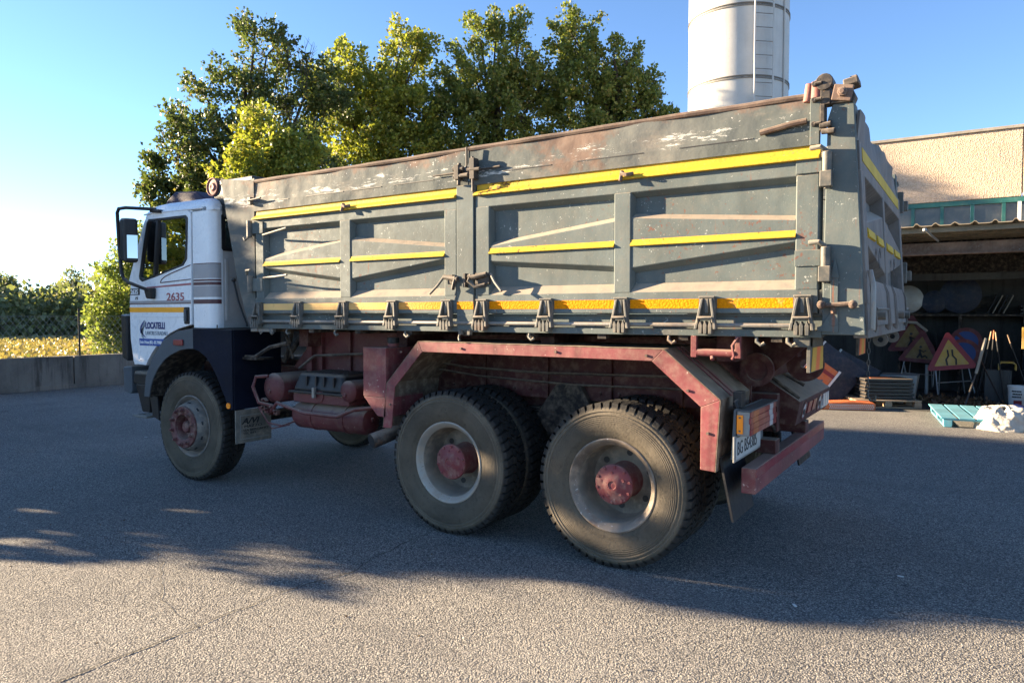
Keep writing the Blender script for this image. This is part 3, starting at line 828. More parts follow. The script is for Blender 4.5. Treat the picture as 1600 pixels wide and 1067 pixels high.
# ------------------------------------------------------------------ silo
sx, sy, sr = -3.83, 16.65, 1.36
s = empty('silo', (sx, sy, 0))
tag(s, 'tall white cylindrical silo with a ladder rising behind the tipper', 'silo')
for k, z in enumerate((1.4, 3.3, 5.2, 7.1, 9.0, 10.9, 12.8)):
    m = MB()
    zz = (z + .9, z + 2.78)
    m.lathe([(sr, zz[0]), (sr, zz[1])], (sx, sy, 0), 'Z', 96)
    m.build('shell_ring', 'silo', s)
    m = MB()
    m.lathe([(sr, zz[1] - .06), (sr + .022, zz[1] - .055), (sr + .022, zz[1] - .035), (sr, zz[1] - .03), (sr, zz[1] + .01), (sr + .022, zz[1] + .015), (sr + .022, zz[1] + .035), (sr, zz[1] + .04)], (sx, sy, 0), 'Z', 96)
    m.build('flange', 'silodark', s)
m = MB(); m.lathe([(.3, .4), (sr, 2.32)], (sx, sy, 0), 'Z', 48); m.lathe([(sr, 15.5), (.2, 16.2)], (sx, sy, 0), 'Z', 48)
m.build('cone', 'silo', s)
m = MB()
for a in (45, 135, 225, 315):
    m.cyl((sx + 1.27 * math.cos(R(a)), sy + 1.27 * math.sin(R(a)), 0), (sx + 1.27 * math.cos(R(a)), sy + 1.27 * math.sin(R(a)), 2.6), .09, 10)
m.build('leg', 'silo', s)
# ladder on the side towards the yard
vd = Vector((1.98 - sx, -4.26 - sy, 0)).normalized()
la = math.atan2(vd.y, vd.x) + R(26)
rad = Vector((math.cos(la), math.sin(la), 0)); tan = Vector((-rad.y, rad.x, 0))
lad = empty('ladder', Vector((sx, sy, 1)) + rad * (sr + .15), s)
pc = Vector((sx, sy, 0)) + rad * (sr + .14)
for k in (-.26, .26):
    MB().tube([pc + tan * k + Vector((0, 0, .6)), pc + tan * k + Vector((0, 0, 15.5))], .024, 8).build('rail', 'silo', lad)
for i in range(38):
    z = 2.0 + i * .36
    MB().tube([pc - tan * .26 + Vector((0, 0, z)), pc + tan * .26 + Vector((0, 0, z))], .011, 6).build('rung', 'silodark', lad)
la2 = la + R(33)
r2 = Vector((math.cos(la2), math.sin(la2), 0))
MB().tube([Vector((sx, sy, 2)) + r2 * (sr + .03), Vector((sx, sy, 15.4)) + r2 * (sr + .03)], .022, 8).build('cable_pipe', 'silo', s)

# ------------------------------------------------------------------ factory with open lean-to
fy = 14.5
b = empty('factory_building', (2.6, fy, 0))
tag(b, 'factory hall with pinkish pebbledash wall above a teal framed window band', 'building')
for x0, x1 in ((-2.8, 2.765), (2.785, 9.0)):
    MB().box(x0, x1, fy, fy + .25, 4.16, 5.60).build('wall_panel', 'stucco', b, bevel=.012)
MB().box(-2.85, 9.05, fy - .05, fy + .35, 5.60, 5.665).build('roof_edge', 'sheet', b, bevel=.008)
MB().box(-2.8, 9.0, fy + .12, fy + 9, 5.45, 5.58).build('roof', 'sheet', b)
MB().box(-2.8, 9.0, fy + .02, fy + .14, 4.05, 4.155).build('window_head', 'greenframe', b)
MB().box(-2.8, 9.0, fy + .02, fy + .14, 3.35, 3.43).build('window_sill', 'greenframe', b)
for i in range(19):
    x = -2.66 + i * .57 - .012
    if x > 8.9: break
    MB().box(x - .035, x + .035, fy + .03, fy + .13, 3.43, 4.05).build('mullion', 'greenframe', b, bevel=.004)
    MB().box(x + .036, x + .534, fy + .085, fy + .095, 3.431, 4.049).build('pane', 'darkpane', b)
MB().box(2.70, 2.765, fy - .01, fy + .04, 3.43, 4.05).build('frame_post', 'bucket', b)
for x in (-2.6, 3.2, 8.8):
    MB().box(x - .12, x + .12, fy + .0, fy + .24, 0, 3.35).build('column', 'block', b)
sh = tag(MB().box(-3.5, 10, 21, 21.2, 0, 3.6).build('rear_shed', 'shedwhite'), 'pale rendered wall seen through the gap behind the store', 'shed')

c = empty('lean_to_roof', (2.6, 11.5, 0))
tag(c, 'open lean-to with corrugated roof and rusty front beam', 'canopy')
m = MB()
x0, x1, nxx = -2.9, 9.0, 420
vs = []
for th in (0, -.012):
    for (y, z) in ((8.95, 3.06), (fy - .02, 3.36)):
        for i in range(nxx + 1):
            x = x0 + (x1 - x0) * i / nxx
            ph = (x / .26) % 1.0
            rib_ = max(0., 1 - abs(ph - .5) / .17)
            vs.append((x, y, z + th + .042 * min(1, rib_ * 1.6)))
n = nxx + 1
fs = []
for i in range(nxx):
    fs += [(i, i + 1, n + i + 1, n + i), (2 * n + i, 3 * n + i, 3 * n + i + 1, 2 * n + i + 1), (i, 2 * n + i, 2 * n + i + 1, i + 1), (n + i, n + i + 1, 3 * n + i + 1, 3 * n + i)]
m.add(vs, fs)
m.build('corrugated_sheet', ['sheetunder'], c)
for k in range(6):
    y = 9.12 + k * 1.0
    MB().box(-2.8, 8.9, y, y + .06, 2.955 + (y - 8.95) * .054, 3.035 + (y - 8.95) * .054).build('purlin', 'sheetunder', c, bevel=.004)
MB().box(-2.8, 8.9, 9.55, 9.60, 2.66, 2.835).build('front_beam', 'rustbeam', c, bevel=.004)
MB().box(-2.8, 8.9, 9.50, 9.66, 2.635, 2.662).build('beam_flange', 'rustbeam', c, bevel=.003)
for x in (-1.6, .75, 3.1, 5.4, 7.7):
    MB().box(x, x + .08, 9.66, 14.3, 2.84, 2.96).build('rafter', 'dark', c)
    MB().prism([(x, 9.7, 2.5), (x, 10.5, 2.84), (x, 10.6, 2.84), (x, 9.7, 2.42)], (.06, 0, 0)).build('brace', 'block', c)
MB().box(-2.8, 8.9, 12.45, 12.6, 2.33, 2.47).build('inner_beam', 'block', c, bevel=.004)
MB().box(8.75, 8.9, 9.7, 14.0, 0, 3.0).build('unseen_end_wall', 'block', c)  # unseen wall added to cut the daylight inside the store
for x in (-2.7, 6.0):
    MB().box(x, x + .14, 9.56, 9.70, 0, 2.66).build('support_post', 'rusty', c, bevel=.004)
m = MB().tube([(1.30, 8.9, 2.99), (1.36, 9.05, 2.93), (1.45, 9.5, 2.86)], .018, 8)
m.lathe([(.0001, -.03), (.03, -.02), (.035, .0), (.03, .02), (.0001, .03)], (1.29, 8.88, 2.99), 'Z', 12)
m.build('bracket_lamp', 'galv', c)
MB().box(-2.8, 8.9, 14.0, 14.12, 2.515, 3.30).build('rear_fascia', 'dark', c)
bw2 = empty('store_wall', (3.0, 14.0, 0))
tag(bw2, 'dark blockwork wall at the back of the open store', 'wall')
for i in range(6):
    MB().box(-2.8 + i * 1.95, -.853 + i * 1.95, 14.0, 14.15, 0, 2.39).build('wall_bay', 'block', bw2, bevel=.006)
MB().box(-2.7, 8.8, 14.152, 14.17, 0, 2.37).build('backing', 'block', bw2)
sw = tag(MB().box(-2.75, -2.55, 9.45, 14.0, 0, 2.15).build('unseen_side_wall', 'block'), 'unseen grey blockwork wall added to block the sun at the store end behind the truck', 'wall', kind='thing')  # hidden wall added to stop the low sun entering the store
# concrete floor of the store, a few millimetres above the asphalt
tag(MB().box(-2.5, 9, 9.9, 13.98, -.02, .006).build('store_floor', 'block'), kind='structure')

# ------------------------------------------------------------------ the dump truck
truck = empty('dump_truck', (-2.15, 1.25, 0))
tag(truck, 'three axle dump truck with white cab, dark red chassis and grey yellow-striped tipper body', 'truck')
CY = 1.25

def part(name, mat, mb, parent=None, **k):
    return mb.build(name, mat, parent or truck, **k)

# ---- wheels
def tyre_mesh():
    m = MB()
    half = [(.300, .035), (.318, .022), (.345, .010), (.385, .002), (.42, .0), (.450, .002), (.461, .0055), (.465, .001),
            (.473, .0025), (.477, .0075), (.485, .009), (.489, .0045), (.497, .007), (.501, .013), (.512, .019), (.519, .03), (.521, .045)]
    prof = half + [(r, .30 - a) for r, a in half[::-1]]
    m.lathe(prof, n=96)
    N = 54
    def block(t0, t1, sec, skew=0.):
        vs = []
        for t in (t0, t1):
            for k, (r, y) in enumerate(sec):
                tt = t + skew * (y - .15)
                vs.append((r * math.cos(tt), y, r * math.sin(tt)))
        n = len(sec)
        m.add(vs, [tuple(range(n)), tuple(range(n, 2 * n))[::-1]] + [(i, i + n, (i + 1) % n + n, (i + 1) % n) for i in range(n)])
    p = 2 * math.pi / N
    for i in range(N):
        t = i * p
        sh = [(.499, .012), (.516, .0155), (.541, .027), (.546, .05), (.546, .098), (.51, .098)]
        block(t, t + p * .70, sh, .5)
        block(t + p * .3, t + p * 1.0, [(r, .30 - y) for r, y in sh], .5)
        block(t + p * .45, t + p * 1.22, [(.51, .107), (.546, .107), (.546, .146), (.51, .146)], -.8)
        block(t + p * .05, t + p * .80, [(.51, .155), (.546, .155), (.546, .193), (.51, .193)], -.8)
    return m

def ring(m, n, r, fn):
    for i in range(n):
        a = 2 * math.pi * (i + .35) / n
        fn(r * math.cos(a), r * math.sin(a), a)

def rear_rim(matname):
    m = MB()
    m.lathe([(.300, .045), (.310, .032), (.311, .022), (.303, .018), (.293, .022), (.284, .034), (.272, .046), (.264, .058)], n=72)
    m.cur = 2
    m.lathe([(.264, .058), (.258, .075), (.254, .16), (.246, .215), (.232, .25), (.205, .262), (.12, .262)], n=72)
    m.cur = 1
    ring(m, 6, .185, lambda x, z, a: m.lathe([(.0001, -.002), (.022, -.002), (.022, .002)], (x, .260, z), 'Y', 10))
    return m
def rear_hub():
    m = MB()
    m.lathe([(.125, .262), (.116, .24), (.114, .095), (.122, .088), (.134, .082), (.136, .072), (.132, .060), (.120, .054), (.085, .050), (.060, .040), (.045, .034), (.028, .032), (.026, .038), (.012, .038), (0.0001, .036)], n=40)
    ring(m, 10, .118, lambda x, z, a: m.cyl((x, .06, z), (x, .046, z), .0105, 6))
    ring(m, 5, .078, lambda x, z, a: m.cyl((x, .055, z), (x, .044, z), .012, 8))
    return m
def front_rim():
    m = MB()
    m.lathe([(.300, .045), (.310, .032), (.311, .022), (.302, .018), (.292, .024), (.283, .038), (.274, .056), (.262, .066), (.254, .052), (.246, .018), (.230, -.028), (.216, -.046), (.12, -.048)], n=72)
    m.cur = 1
    def hole(x, z, a):
        m.obox((x, -.006, z), (.010, .016, .036), Matrix.Rotation(-a, 3, 'Y') @ Matrix.Rotation(R(-20), 3, 'Z'))
    ring(m, 10, .2385, hole)
    return m
def front_hub():
    m = MB()
    m.lathe([(.206, -.044), (.208, -.062), (.203, -.070), (.135, -.070), (.126, -.066), (.120, -.04), (.112, .02), (.075, .03), (.062, .02), (.058, -.03), (.05, -.04), (.028, -.044), (.0001, -.044)], n=48)
    def nut(x, z, a):
        m.cyl((x, -.068, z), (x, -.079, z), .024, 12)
        m.cyl((x, -.079, z), (x, -.098, z), .0165, 6)
        m.cyl((x, -.098, z), (x, -.108, z), .010, 8)
    ring(m, 10, .170, nut)
    return m

RT = .5437
tyre_me = rim_me = None
def wheel(x, y, rim_mb, rim_mat, hub_mb, dual, flip, parts=None):
    """parts: meshes of an earlier wheel to share"""
    w = empty('wheel', (x, y, RT), truck)
    objs = []
    if parts is None:
        t = tyre_mesh().build('tyre', 'tyre', w, loc=(0, 0, 0))
        r = rim_mb.build('rim', [rim_mat, 'ink', 'dish'], w, loc=(0, 0, 0))
        h = hub_mb.build('hub', 'hub' if dual else 'hubfront', w, loc=(0, 0, 0), bevel=.0015, seg=1)
        objs = [t, r, h]
    else:
        for o in parts:
            c = o.copy(); COL.objects.link(c); c.parent = w
            objs.append(c)
    if dual:
        t2 = objs[0].copy(); COL.objects.link(t2); t2.parent = w; t2.location = (0, .345, 0)
        t2.rotation_euler = (0, .05, 0)
    if flip:
        w.rotation_euler = (0, 0, math.pi)
    objs[0].rotation_euler = (0, random.random(), 0)
    return objs
random.seed(3)
a1 = wheel(-1.35, .005, rear_rim(None), 'rimrear', rear_hub(), True, False)
a2 = wheel(0, .005, rear_rim(None), 'rimworn', rear_hub(), True, False)
a3 = wheel(-4.606, .02, front_rim(), 'rimfront', front_hub(), False, False)
wheel(-1.35, 2.495, None, None, None, True, True, a1)
wheel(0, 2.495, None, None, None, True, True, a2)
wheel(-4.606, 2.48, None, None, None, False, True, a3)
# raised maker-less lettering ribs on the tyre walls are left to the rubber's relief

# ---- chassis
m = MB()
for y in (.84, 1.58):
    m.box(-5.55, .86, y, y + .08, .86, 1.12)
for x in (-3.7, -2.6, -1.95, -.68, .55):
    m.box(x, x + .1, .92, 1.58, .9, 1.08)
part('chassis_frame', 'redin', m, bevel=.006)
m = MB()
for y in (.80, 1.60):
    m.box(-3.55, .66, y, y + .10, 1.125, 1.36)
    m.box(-3.5, 1.0, y - .02, y + .12, 1.38, 1.50)
for x in (-3.3, -2.1, -.7, .6):
    m.box(x, x + .12, .3, 2.2, 1.365, 1.53)
part('subframe', 'redin', m, bevel=.006)
m = MB()
for x in (-1.35, 0):
    m.cyl((x, .5, RT), (x, 2.0, RT), .085, 16)
    m.lathe([(.0001, -.24), (.12, -.23), (.2, -.12), (.22, 0), (.2, .12), (.12, .23), (.0001, .24)], (x, 1.25, RT), 'X', 20)
m.cyl((-4.606, .3, RT), (-4.606, 2.2, RT), .06, 12)
m.cyl((-1.15, 1.25, .60), (-3.6, 1.25, .82), .055, 12)
m.box(-4.1, -3.5, 1.0, 1.5, .62, 1.0)
part('axle', 'dark', m, bevel=.01)
m = MB()
for y in (.70, 1.72):
    for k in range(6):
        L = .95 - k * .14
        m.box(-.675 - L, -.675 + L, y, y + .09, .80 - k * .022 + .10, .80 - k * .022 + .12)
    m.xz([(-.95, .86), (-.76, 1.12), (-.55, 1.12), (-.40, .86), (-.52, .72), (-.83, .72)], y - .05, y + .12)
part('leaf_spring', 'dark', m, bevel=.004)
m = MB()
m.box(-1.95, .72, .70, .72, 1.0, 1.40)
for x in (-1.5, -.9, -.35, .2):
    m.box(x, x + .05, .675, .70, 1.0, 1.40)
for i in range(16):
    x = -1.8 + i * .155
    m.cyl((x, .70, 1.06), (x, .683, 1.06), .014, 8)
part('inner_guard', 'redin', m, bevel=.003)
# tall panel and posts behind the battery box
m = MB()
m.box(-3.30, -2.18, .50, .53, 1.13, 1.50)
m.box(-3.36, -3.29, .44, .54, 1.06, 1.52)
m.box(-3.22, -3.17, .46, .50, 1.14, 1.50)
m.box(-2.84, -2.81, .47, .50, 1.14, 1.50)
m.xz([(-3.62, 1.14), (-3.36, 1.14), (-3.36, 1.40)], .50, .52)
part('side_panel', 'red', m, bevel=.004)

# ---- rear mudguards
def fender():
    f = empty('rear_mudguard', (-.6, 0, .72), truck)
    out = [(-1.982, .760), (-1.937, 1.121), (-1.612, 1.458), (.364, 1.450), (.720, 1.155), (.694, .719)]
    inn = [(-1.890, .764), (-1.852, 1.092), (-1.572, 1.376), (.285, 1.371), (.600, 1.105), (.600, .725)]
    m = MB()
    for i in range(5):
        a, b, c, d = out[i], out[i + 1], inn[i + 1], inn[i]
        m.prism([(a[0], 0, a[1]), (b[0], 0, b[1]), (c[0], 0, c[1]), (d[0], 0, d[1])], (0, .012, 0))
    m.build('rim_flange', 'redworn', f, bevel=.004)
    m = MB()
    for i in range(5):
        a, b = Vector((out[i][0], 0, out[i][1])), Vector((out[i + 1][0], 0, out[i + 1][1]))
        d = (b - a).normalized(); nrm = Vector((-d.z, 0, d.x)) * -.006
        m.prism([a, b, b + nrm, a + nrm], (0, .66, 0))
    m.build('guard_sheet', 'dusttan', f)
    m = MB()
    for t in (.22, .30):
        m.prism([(.364, t, 1.452), (.720, t, 1.157), (.726, t, 1.163), (.370, t, 1.458)], (0, .05, 0))
    m.build('stiffener', 'redworn', f, bevel=.003)
    return f
fn = fender()
ff = copy_tree(fn, truck); ff.scale = (1, -1, 1); ff.location.y = -fn.location.y
for side in (0, 1):
    m = MB()
    y0, y1 = (.05, .52) if not side else (1.98, 2.45)
    m.box(.698, .712, y0, y1, .42, .80)
    o = part('mud_flap', 'black', m)
    me = o.data
    for v in me.vertices:
        if v.co.z < .62:
            k = (.62 - v.co.z) / .2
            v.co.x += .05 * k * k + .03 * k
m = MB()
m.box(-2.192, -1.945, .0, .46, 1.0, 1.397)
m2 = MB()
m2.prism([(-2.192, 0, 1.0), (-1.945, 0, 1.0), (-1.945, 0, .84), (-2.04, 0, .848)], (0, .46, 0))
m.add(m2.v, m2.f)
m.cyl((-2.0, .15, 1.397), (-2.0, .15, 1.43), .045, 14)
part('oil_tank', 'redworn', m, bevel=.006)
part('tank_cap', 'black', MB().cyl((-2.0, .15, 1.43), (-2.0, .15, 1.475), .05, 12), bevel=.004)

# ---- tanks, battery box, exhaust
m = MB().box(-3.20, -2.50, .14, .62, .875, .955).box(-3.16, -2.55, .145, .62, .955, .975)
m.cyl((-2.86, .148, .945), (-2.86, .13, .945), .06, 18)
part('battery_tray', 'red', m, bevel=.008)
m = MB()
m.hexa([(-3.20, .12, .972), (-2.53, .12, .972), (-2.53, .62, .972), (-3.20, .62, .972), (-3.14, .16, 1.142), (-2.58, .16, 1.142), (-2.58, .62, 1.142), (-3.14, .62, 1.142)])
bl = part('battery_cover', 'black', m, bevel=.035, seg=3)
m = MB()
for i in range(11):
    x = -3.11 + i * .052
    m.box(x, x + .022, .2, .6, 1.141, 1.148)
m.box(-3.225, -2.505, .105, .62, .962, .978)
for x in (-3.02, -2.90, -2.80, -2.68):
    m.box(x, x + .018, .125, .15, 1.03, 1.115)
m.build('cover_rib', 'black', bl, bevel=.003)
MB().box(-2.905, -2.875, .09, .12, .93, 1.02).build('latch', 'steel', bl, bevel=.004)
def tank_y(c, r, y0, y1, name='air_tank'):
    m = MB()
    e = .35 * r
    m.lathe([(.0001, y0), (r * .5, y0 + e * .12), (r * .85, y0 + e * .5), (r, y0 + e), (r, y1 - e), (r * .85, y1 - e * .5), (.0001, y1)], (c[0], 0, c[1]), 'Y', 28)
    m.lathe([(.0001, y0 - .012), (.018, y0 - .012), (.02, y0 + .01)], (c[0] - .01, 0, c[1] - .03), 'Y', 10)
    return part(name, 'red', m)
tank_y((-3.44, .985), .138, .08, .66)
tank_y((-2.505, 1.005), .093, .11, .70)
m = MB()
r = .122
m.lathe([(.0001, -3.275), (.06, -3.27), (.105, -3.25), (r, -3.215), (r, -2.40), (.105, -2.365), (.06, -2.345), (.0001, -2.34)], (0, .27, .745), 'X', 32)
for x in (-3.02, -2.62):
    m.lathe([(r + .001, x), (r + .006, x), (r + .006, x + .035), (r + .001, x + .035)], (0, .27, .745), 'X', 32)
m.lathe([(.0001, -2.325), (.02, -2.325), (.022, -2.35)], (0, .26, .76), 'X', 10)
part('air_tank', 'red', m)
m = MB()
m.lathe([(.0001, -2.35), (.1, -2.34), (.118, -2.31), (.118, -2.05), (.0001, -2.0)], (0, .55, .76), 'X', 24)
part('silencer', 'redin', m)
m = MB()
m.tube([(-3.40, .05, .78), (-3.30, .04, .865), (-2.95, .04, .80), (-2.55, .05, .795), (-2.40, .1, .86), (-2.2, .3, .88)], .017, 8)
m.tube([(-3.44, .06, 1.10), (-3.56, .02, 1.09), (-3.58, .0, 1.0), (-3.50, .0, .86), (-3.38, .06, .83)], .016, 8)
m.tube([(-3.5, .0, .82), (-3.40, .02, .68), (-3.26, .06, .66), (-3.2, .2, .7)], .008, 6)
m.tube([(-3.5, .02, .78), (-3.36, .03, .63), (-3.2, .1, .67)], .007, 6)
part('air_pipe', 'red', m)
m = MB()
random.seed(8)
for i in range(9):
    c = (-3.42 + random.uniform(-.07, .09), .05 + random.uniform(-.02, .05), .81 + random.uniform(-.05, .06))
    m.obox(c, (.05, .04, .045), Matrix.Rotation(random.random() * 3, 3, 'Y'))
    m.cyl(c, (c[0] + .02, c[1] - .05, c[2] + .02), .012, 8)
part('valve_block', 'redin', m, bevel=.003)
m = MB()
q = [(-1.80, .60, .76), (-1.90, .36, .75), (-2.0, .16, .70), (-2.075, -.03, .645)]
m.tube(q, .06, 20, rs=[.055, .056, .058, .062])
m.v = m.v
ex = part('exhaust_pipe', 'blacksteel', m)
d = (Vector(q[-1]) - Vector(q[-2])).normalized()
MB().cyl(Vector(q[-1]) + d * .001, Vector(q[-1]) + d * .004, .054, 20).build('pipe_bore', 'ink', ex)

# air lines and small fittings along the chassis
for q_, r_ in (([(-2.15, .46, 1.30), (-1.6, .62, 1.22), (-.9, .66, 1.20), (.3, .66, 1.22)], .011), ([(-2.2, .50, 1.24), (-1.5, .64, 1.15), (-.6, .66, 1.12), (.5, .64, 1.14)], .009),
               ([(-3.30, .30, 1.16), (-3.15, .35, 1.28), (-2.8, .42, 1.30), (-2.2, .44, 1.33)], .013), ([(-2.45, .3, 1.08), (-2.40, .22, 1.16), (-2.25, .3, 1.22)], .010)):
    part('air_line', 'blacksteel', MB().tube(q_, r_, 6))
for x, z in ((-1.78, 1.37), (-1.2, 1.412), (-.4, 1.41), (.25, 1.405), (.52, 1.20), (.645, .95), (-1.90, .95)):
    part('flange_bolt', 'rusty', MB().cyl((x, .001, z), (x, -.010, z), .009, 6))

# ---- front mudguards with their flaps
def front_guard():
    f = empty('front_mudguard', (-4.6, .02, .6), truck)
    o1 = [(-5.354, .80), (-5.324, .998), (-5.199, 1.205), (-4.987, 1.40), (-4.74, 1.495), (-4.483, 1.525), (-4.483, 1.323)]
    i1 = [(-4.573, 1.321), (-4.702, 1.305), (-4.87, 1.25), (-4.981, 1.195), (-5.10, 1.10), (-5.183, 1.0), (-5.235, .90), (-5.262, .80)]
    MB().xz(o1 + i1, .0, .014).build('arch_front', 'fendergrey', f, bevel=.004)
    o2 = [(-4.478, 1.525), (-3.872, 1.52), (-3.872, .762), (-3.93, .762), (-3.996, .885), (-4.119, 1.081), (-4.20, 1.18), (-4.275, 1.25), (-4.38, 1.30), (-4.478, 1.323)]
    m = MB().xz(o2, -.006, .012)
    m.box(-3.884, -3.866, .012, .56, .762, 1.52)
    m.box(-4.478, -3.884, .012, .56, 1.505, 1.52)
    m.build('arch_rear', 'navy', f, bevel=.006)
    m = MB()
    arch = [(-5.262, .80), (-5.235, .90), (-5.183, 1.0), (-5.10, 1.10), (-4.981, 1.195), (-4.87, 1.25), (-4.702, 1.305), (-4.573, 1.321), (-4.478, 1.323), (-4.38, 1.30), (-4.275, 1.25), (-4.119, 1.081), (-3.996, .885), (-3.93, .762)]
    for a, b in zip(arch, arch[1:]):
        a, b = Vector((a[0], .012, a[1])), Vector((b[0], .012, b[1]))
        dd = (b - a).normalized(); nn = Vector((-dd.z, 0, dd.x)) * .008
        m.prism([a, b, b + nn, a + nn], (0, .5, 0))
    m.build('wheel_liner', 'dark', f)
    MB().xz([(-5.30, .80), (-5.16, .80), (-5.14, .56), (-5.25, .60)], .03, .045).build('splash_flap', 'black', f)
    MB().box(-3.862, -3.85, .01, .415, .44, .757).build('mud_flap', 'flap', f)
    return f
fg = front_guard()
f2 = copy_tree(fg, truck); f2.scale = (1, -1, 1); f2.location.y = -fg.location.y
m = MB()
x = -3.8485
m.box(x, x + .002, .055, .062, .475, .705).box(x, x + .002, .062, .385, .698, .705).box(x, x + .002, .062, .385, .475, .481)
m.box(x, x + .002, .07, .37, .575, .578)
fl = m.build('flap_print', 'lampgrey', truck)
RX = (math.pi / 2, 0, math.pi / 2)
text('A/VI', (x + .001, .075, .62), fl, 'ink', .080, RX, 1.3, shear=.3, bold=.002)
text('MAZZO', (x + .001, .10, .583), fl, 'ink', .038, RX, 1.5)
text('VIA BERGAMO\nTEL 035', (x + .001, .085, .548), fl, 'ink', .030, RX, 1.5)
m = MB().obox((-4.712, -.012, 1.382), (.15, .02, .06), Matrix.Rotation(0, 3, 'X'))
part('side_marker', 'redlens', m, bevel=.008)
part('reflector', 'orangelens', MB().cyl((-3.925, -.008, .80), (-3.925, -.018, .80), .028, 16))

# ---- cab
YD = .02
door_out = [(-5.60, 2.012), (-5.628, 1.739), (-5.622, 1.396), (-5.575, 1.16), (-5.54, 1.135), (-5.345, 1.13), (-5.290, 1.195), (-5.215, 1.275), (-5.090, 1.375), (-4.90, 1.472), (-4.74, 1.522), (-4.535, 1.56), (-4.517, 2.655), (-4.56, 2.685), (-5.18, 2.70), (-5.235, 2.665), (-5.30, 2.58)]
win = [(-5.423, 2.03), (-5.434, 2.062), (-5.35, 2.36), (-5.272, 2.612), (-5.235, 2.643), (-5.098, 2.642), (-4.60, 2.640), (-4.565, 2.612), (-4.575, 2.40), (-4.588, 2.209), (-4.65, 2.148), (-4.9, 2.098), (-5.141, 2.047), (-5.38, 2.005)]
def scaled(loop, k):
    cx = sum(p[0] for p in loop) / len(loop); cz = sum(p[1] for p in loop) / len(loop)
    return [(cx + (x - cx) * k[0], cz + (z - cz) * k[1]) for x, z in loop]
def y3(loop, y):
    return [(x, y, z) for x, z in loop]
door = MB().holed(y3(door_out, YD), y3(win, YD), (0, .04, 0)).build('door', 'white', truck, bevel=.008)
MB().holed(y3(scaled(win, (1.005, 1.005)), YD - .006), y3(scaled(win, (.935, .93)), YD - .006), (0, .03, 0)).build('window_seal', 'black', door, bevel=.004)
MB().xz(scaled(win, (.96, .96)), YD + .012, YD + .017).build('window_pane', 'glass', door)
MB().xz([(-5.175, 2.045), (-5.140, 2.045), (-5.062, 2.64), (-5.098, 2.64)], YD - .006, YD + .03).build('window_divider', 'black', door)
MB().box(-4.645, -4.56, YD - .012, YD + .01, 1.565, 1.735).build('handle_recess', 'black', door, bevel=.012)
MB().box(-4.615, -4.585, YD - .035, YD - .01, 1.59, 1.71).build('handle', 'fendergrey', door, bevel=.01)
# pressed outline in the lower door
m = MB()
for a, b in (((-5.46, 1.635), (-4.66, 1.635)), ((-5.49, 1.60), (-5.47, 1.18)), ((-5.47, 1.18), (-5.30, 1.19))):
    m.tube([(a[0], YD - .001, a[1]), (b[0], YD - .001, b[1])], .005, 6)
m.build('door_pressing', 'white', door)
door2 = copy_tree(door, truck); door2.scale = (1, -1, 1)
# vinyl stripes and lettering on the near door
YV = YD - .002
def strip(name, mat, pts, parent, y=YV):
    return MB().xz(pts, y - .0012, y + .004).build(name, mat, parent)
strip('orange_stripe', 'orangestripe', [(-5.625, 1.735), (-4.65, 1.733), (-4.65, 1.682), (-5.622, 1.684)], door)
strip('lower_stripe', 'greystripe', [(-5.624, 1.802), (-4.535, 1.802), (-4.535, 1.778), (-5.624, 1.776)], door)
strip('lower_stripe', 'maroon', [(-5.62, 1.775), (-4.535, 1.777), (-4.535, 1.768), (-5.62, 1.766)], door)
strip('upper_stripe', 'redink', [(-5.30, 1.946), (-4.53, 1.972), (-4.53, 1.952), (-5.30, 1.931)], door)
m = MB()
m.tube([(-5.05, YV, 1.985), (-5.03, YV, 2.015), (-4.97, YV, 2.045), (-4.86, YV, 2.075), (-4.70, YV, 2.11), (-4.53, YV, 2.148)], .005, 6)
m.tube([(-5.05, YV, 1.985), (-4.80, YV, 1.996), (-4.53, YV, 2.008)], .005, 6)
m.build('upper_stripe', 'maroon', door)
m = MB().xz([(-4.85, 1.952), (-4.53, 1.975), (-4.53, 2.0), (-4.80, 1.99)], YV - .0006, YV + .004)
FR = (math.pi / 2, 0, 0)
text('2635', (-4.945, YV - .001, 1.803), door, 'redink', .108, FR, 1.42, bold=.002)
text('2635', (-5.595, YV - .003, 1.875), door, 'whiteink', .070, FR, 1.0, bold=.002)
strip('model_badge', 'ink', [(-5.605, 1.935), (-5.43, 1.935), (-5.43, 1.865), (-5.605, 1.865)], door)
text('PS', (-5.52, YV - .001, 1.815), door, 'ink', .045, FR, 1.2, shear=.3)
# haulage firm's lettering and emblem
text('LOCATELLI', (-5.335, YV - .001, 1.515), door, 'navyink', .092, FR, .76, bold=.004)
text('LAVORI STRADALI', (-5.335, YV - .001, 1.447), door, 'greyink', .060, FR, .80)
strip('name_band', 'blueink', [(-5.455, 1.408), (-4.985, 1.408), (-4.97, 1.395), (-4.97, 1.345), (-4.985, 1.335), (-5.445, 1.335)], door)
text('Sotto il Monte (BG) - 035 799808', (-5.435, YV - .0025, 1.356), door, 'whiteink', .046, FR, .62, bold=.001)
def blade(x0, w, zt, zb, mat, tilt=.03):
    pts = []
    for i in range(9):
        t = i / 8
        pts.append((x0 + tilt * math.sin(t * math.pi * .5) - .055 * math.sin(t * math.pi), zb + (zt - zb) * t))
    back = [(x + w * math.sin(math.pi * (i + .5) / 9), z) for i, (x, z) in enumerate(pts)][::-1]
    strip('emblem_blade', mat, pts + back, door)
blade(-5.425, .030, 1.60, 1.46, 'navyink', .07)
blade(-5.400, .024, 1.595, 1.415, 'greyink', .06)
blade(-5.372, .020, 1.585, 1.395, 'greyink', .045)
blade(-5.335, -.030, 1.545, 1.42, 'navyink', .0)

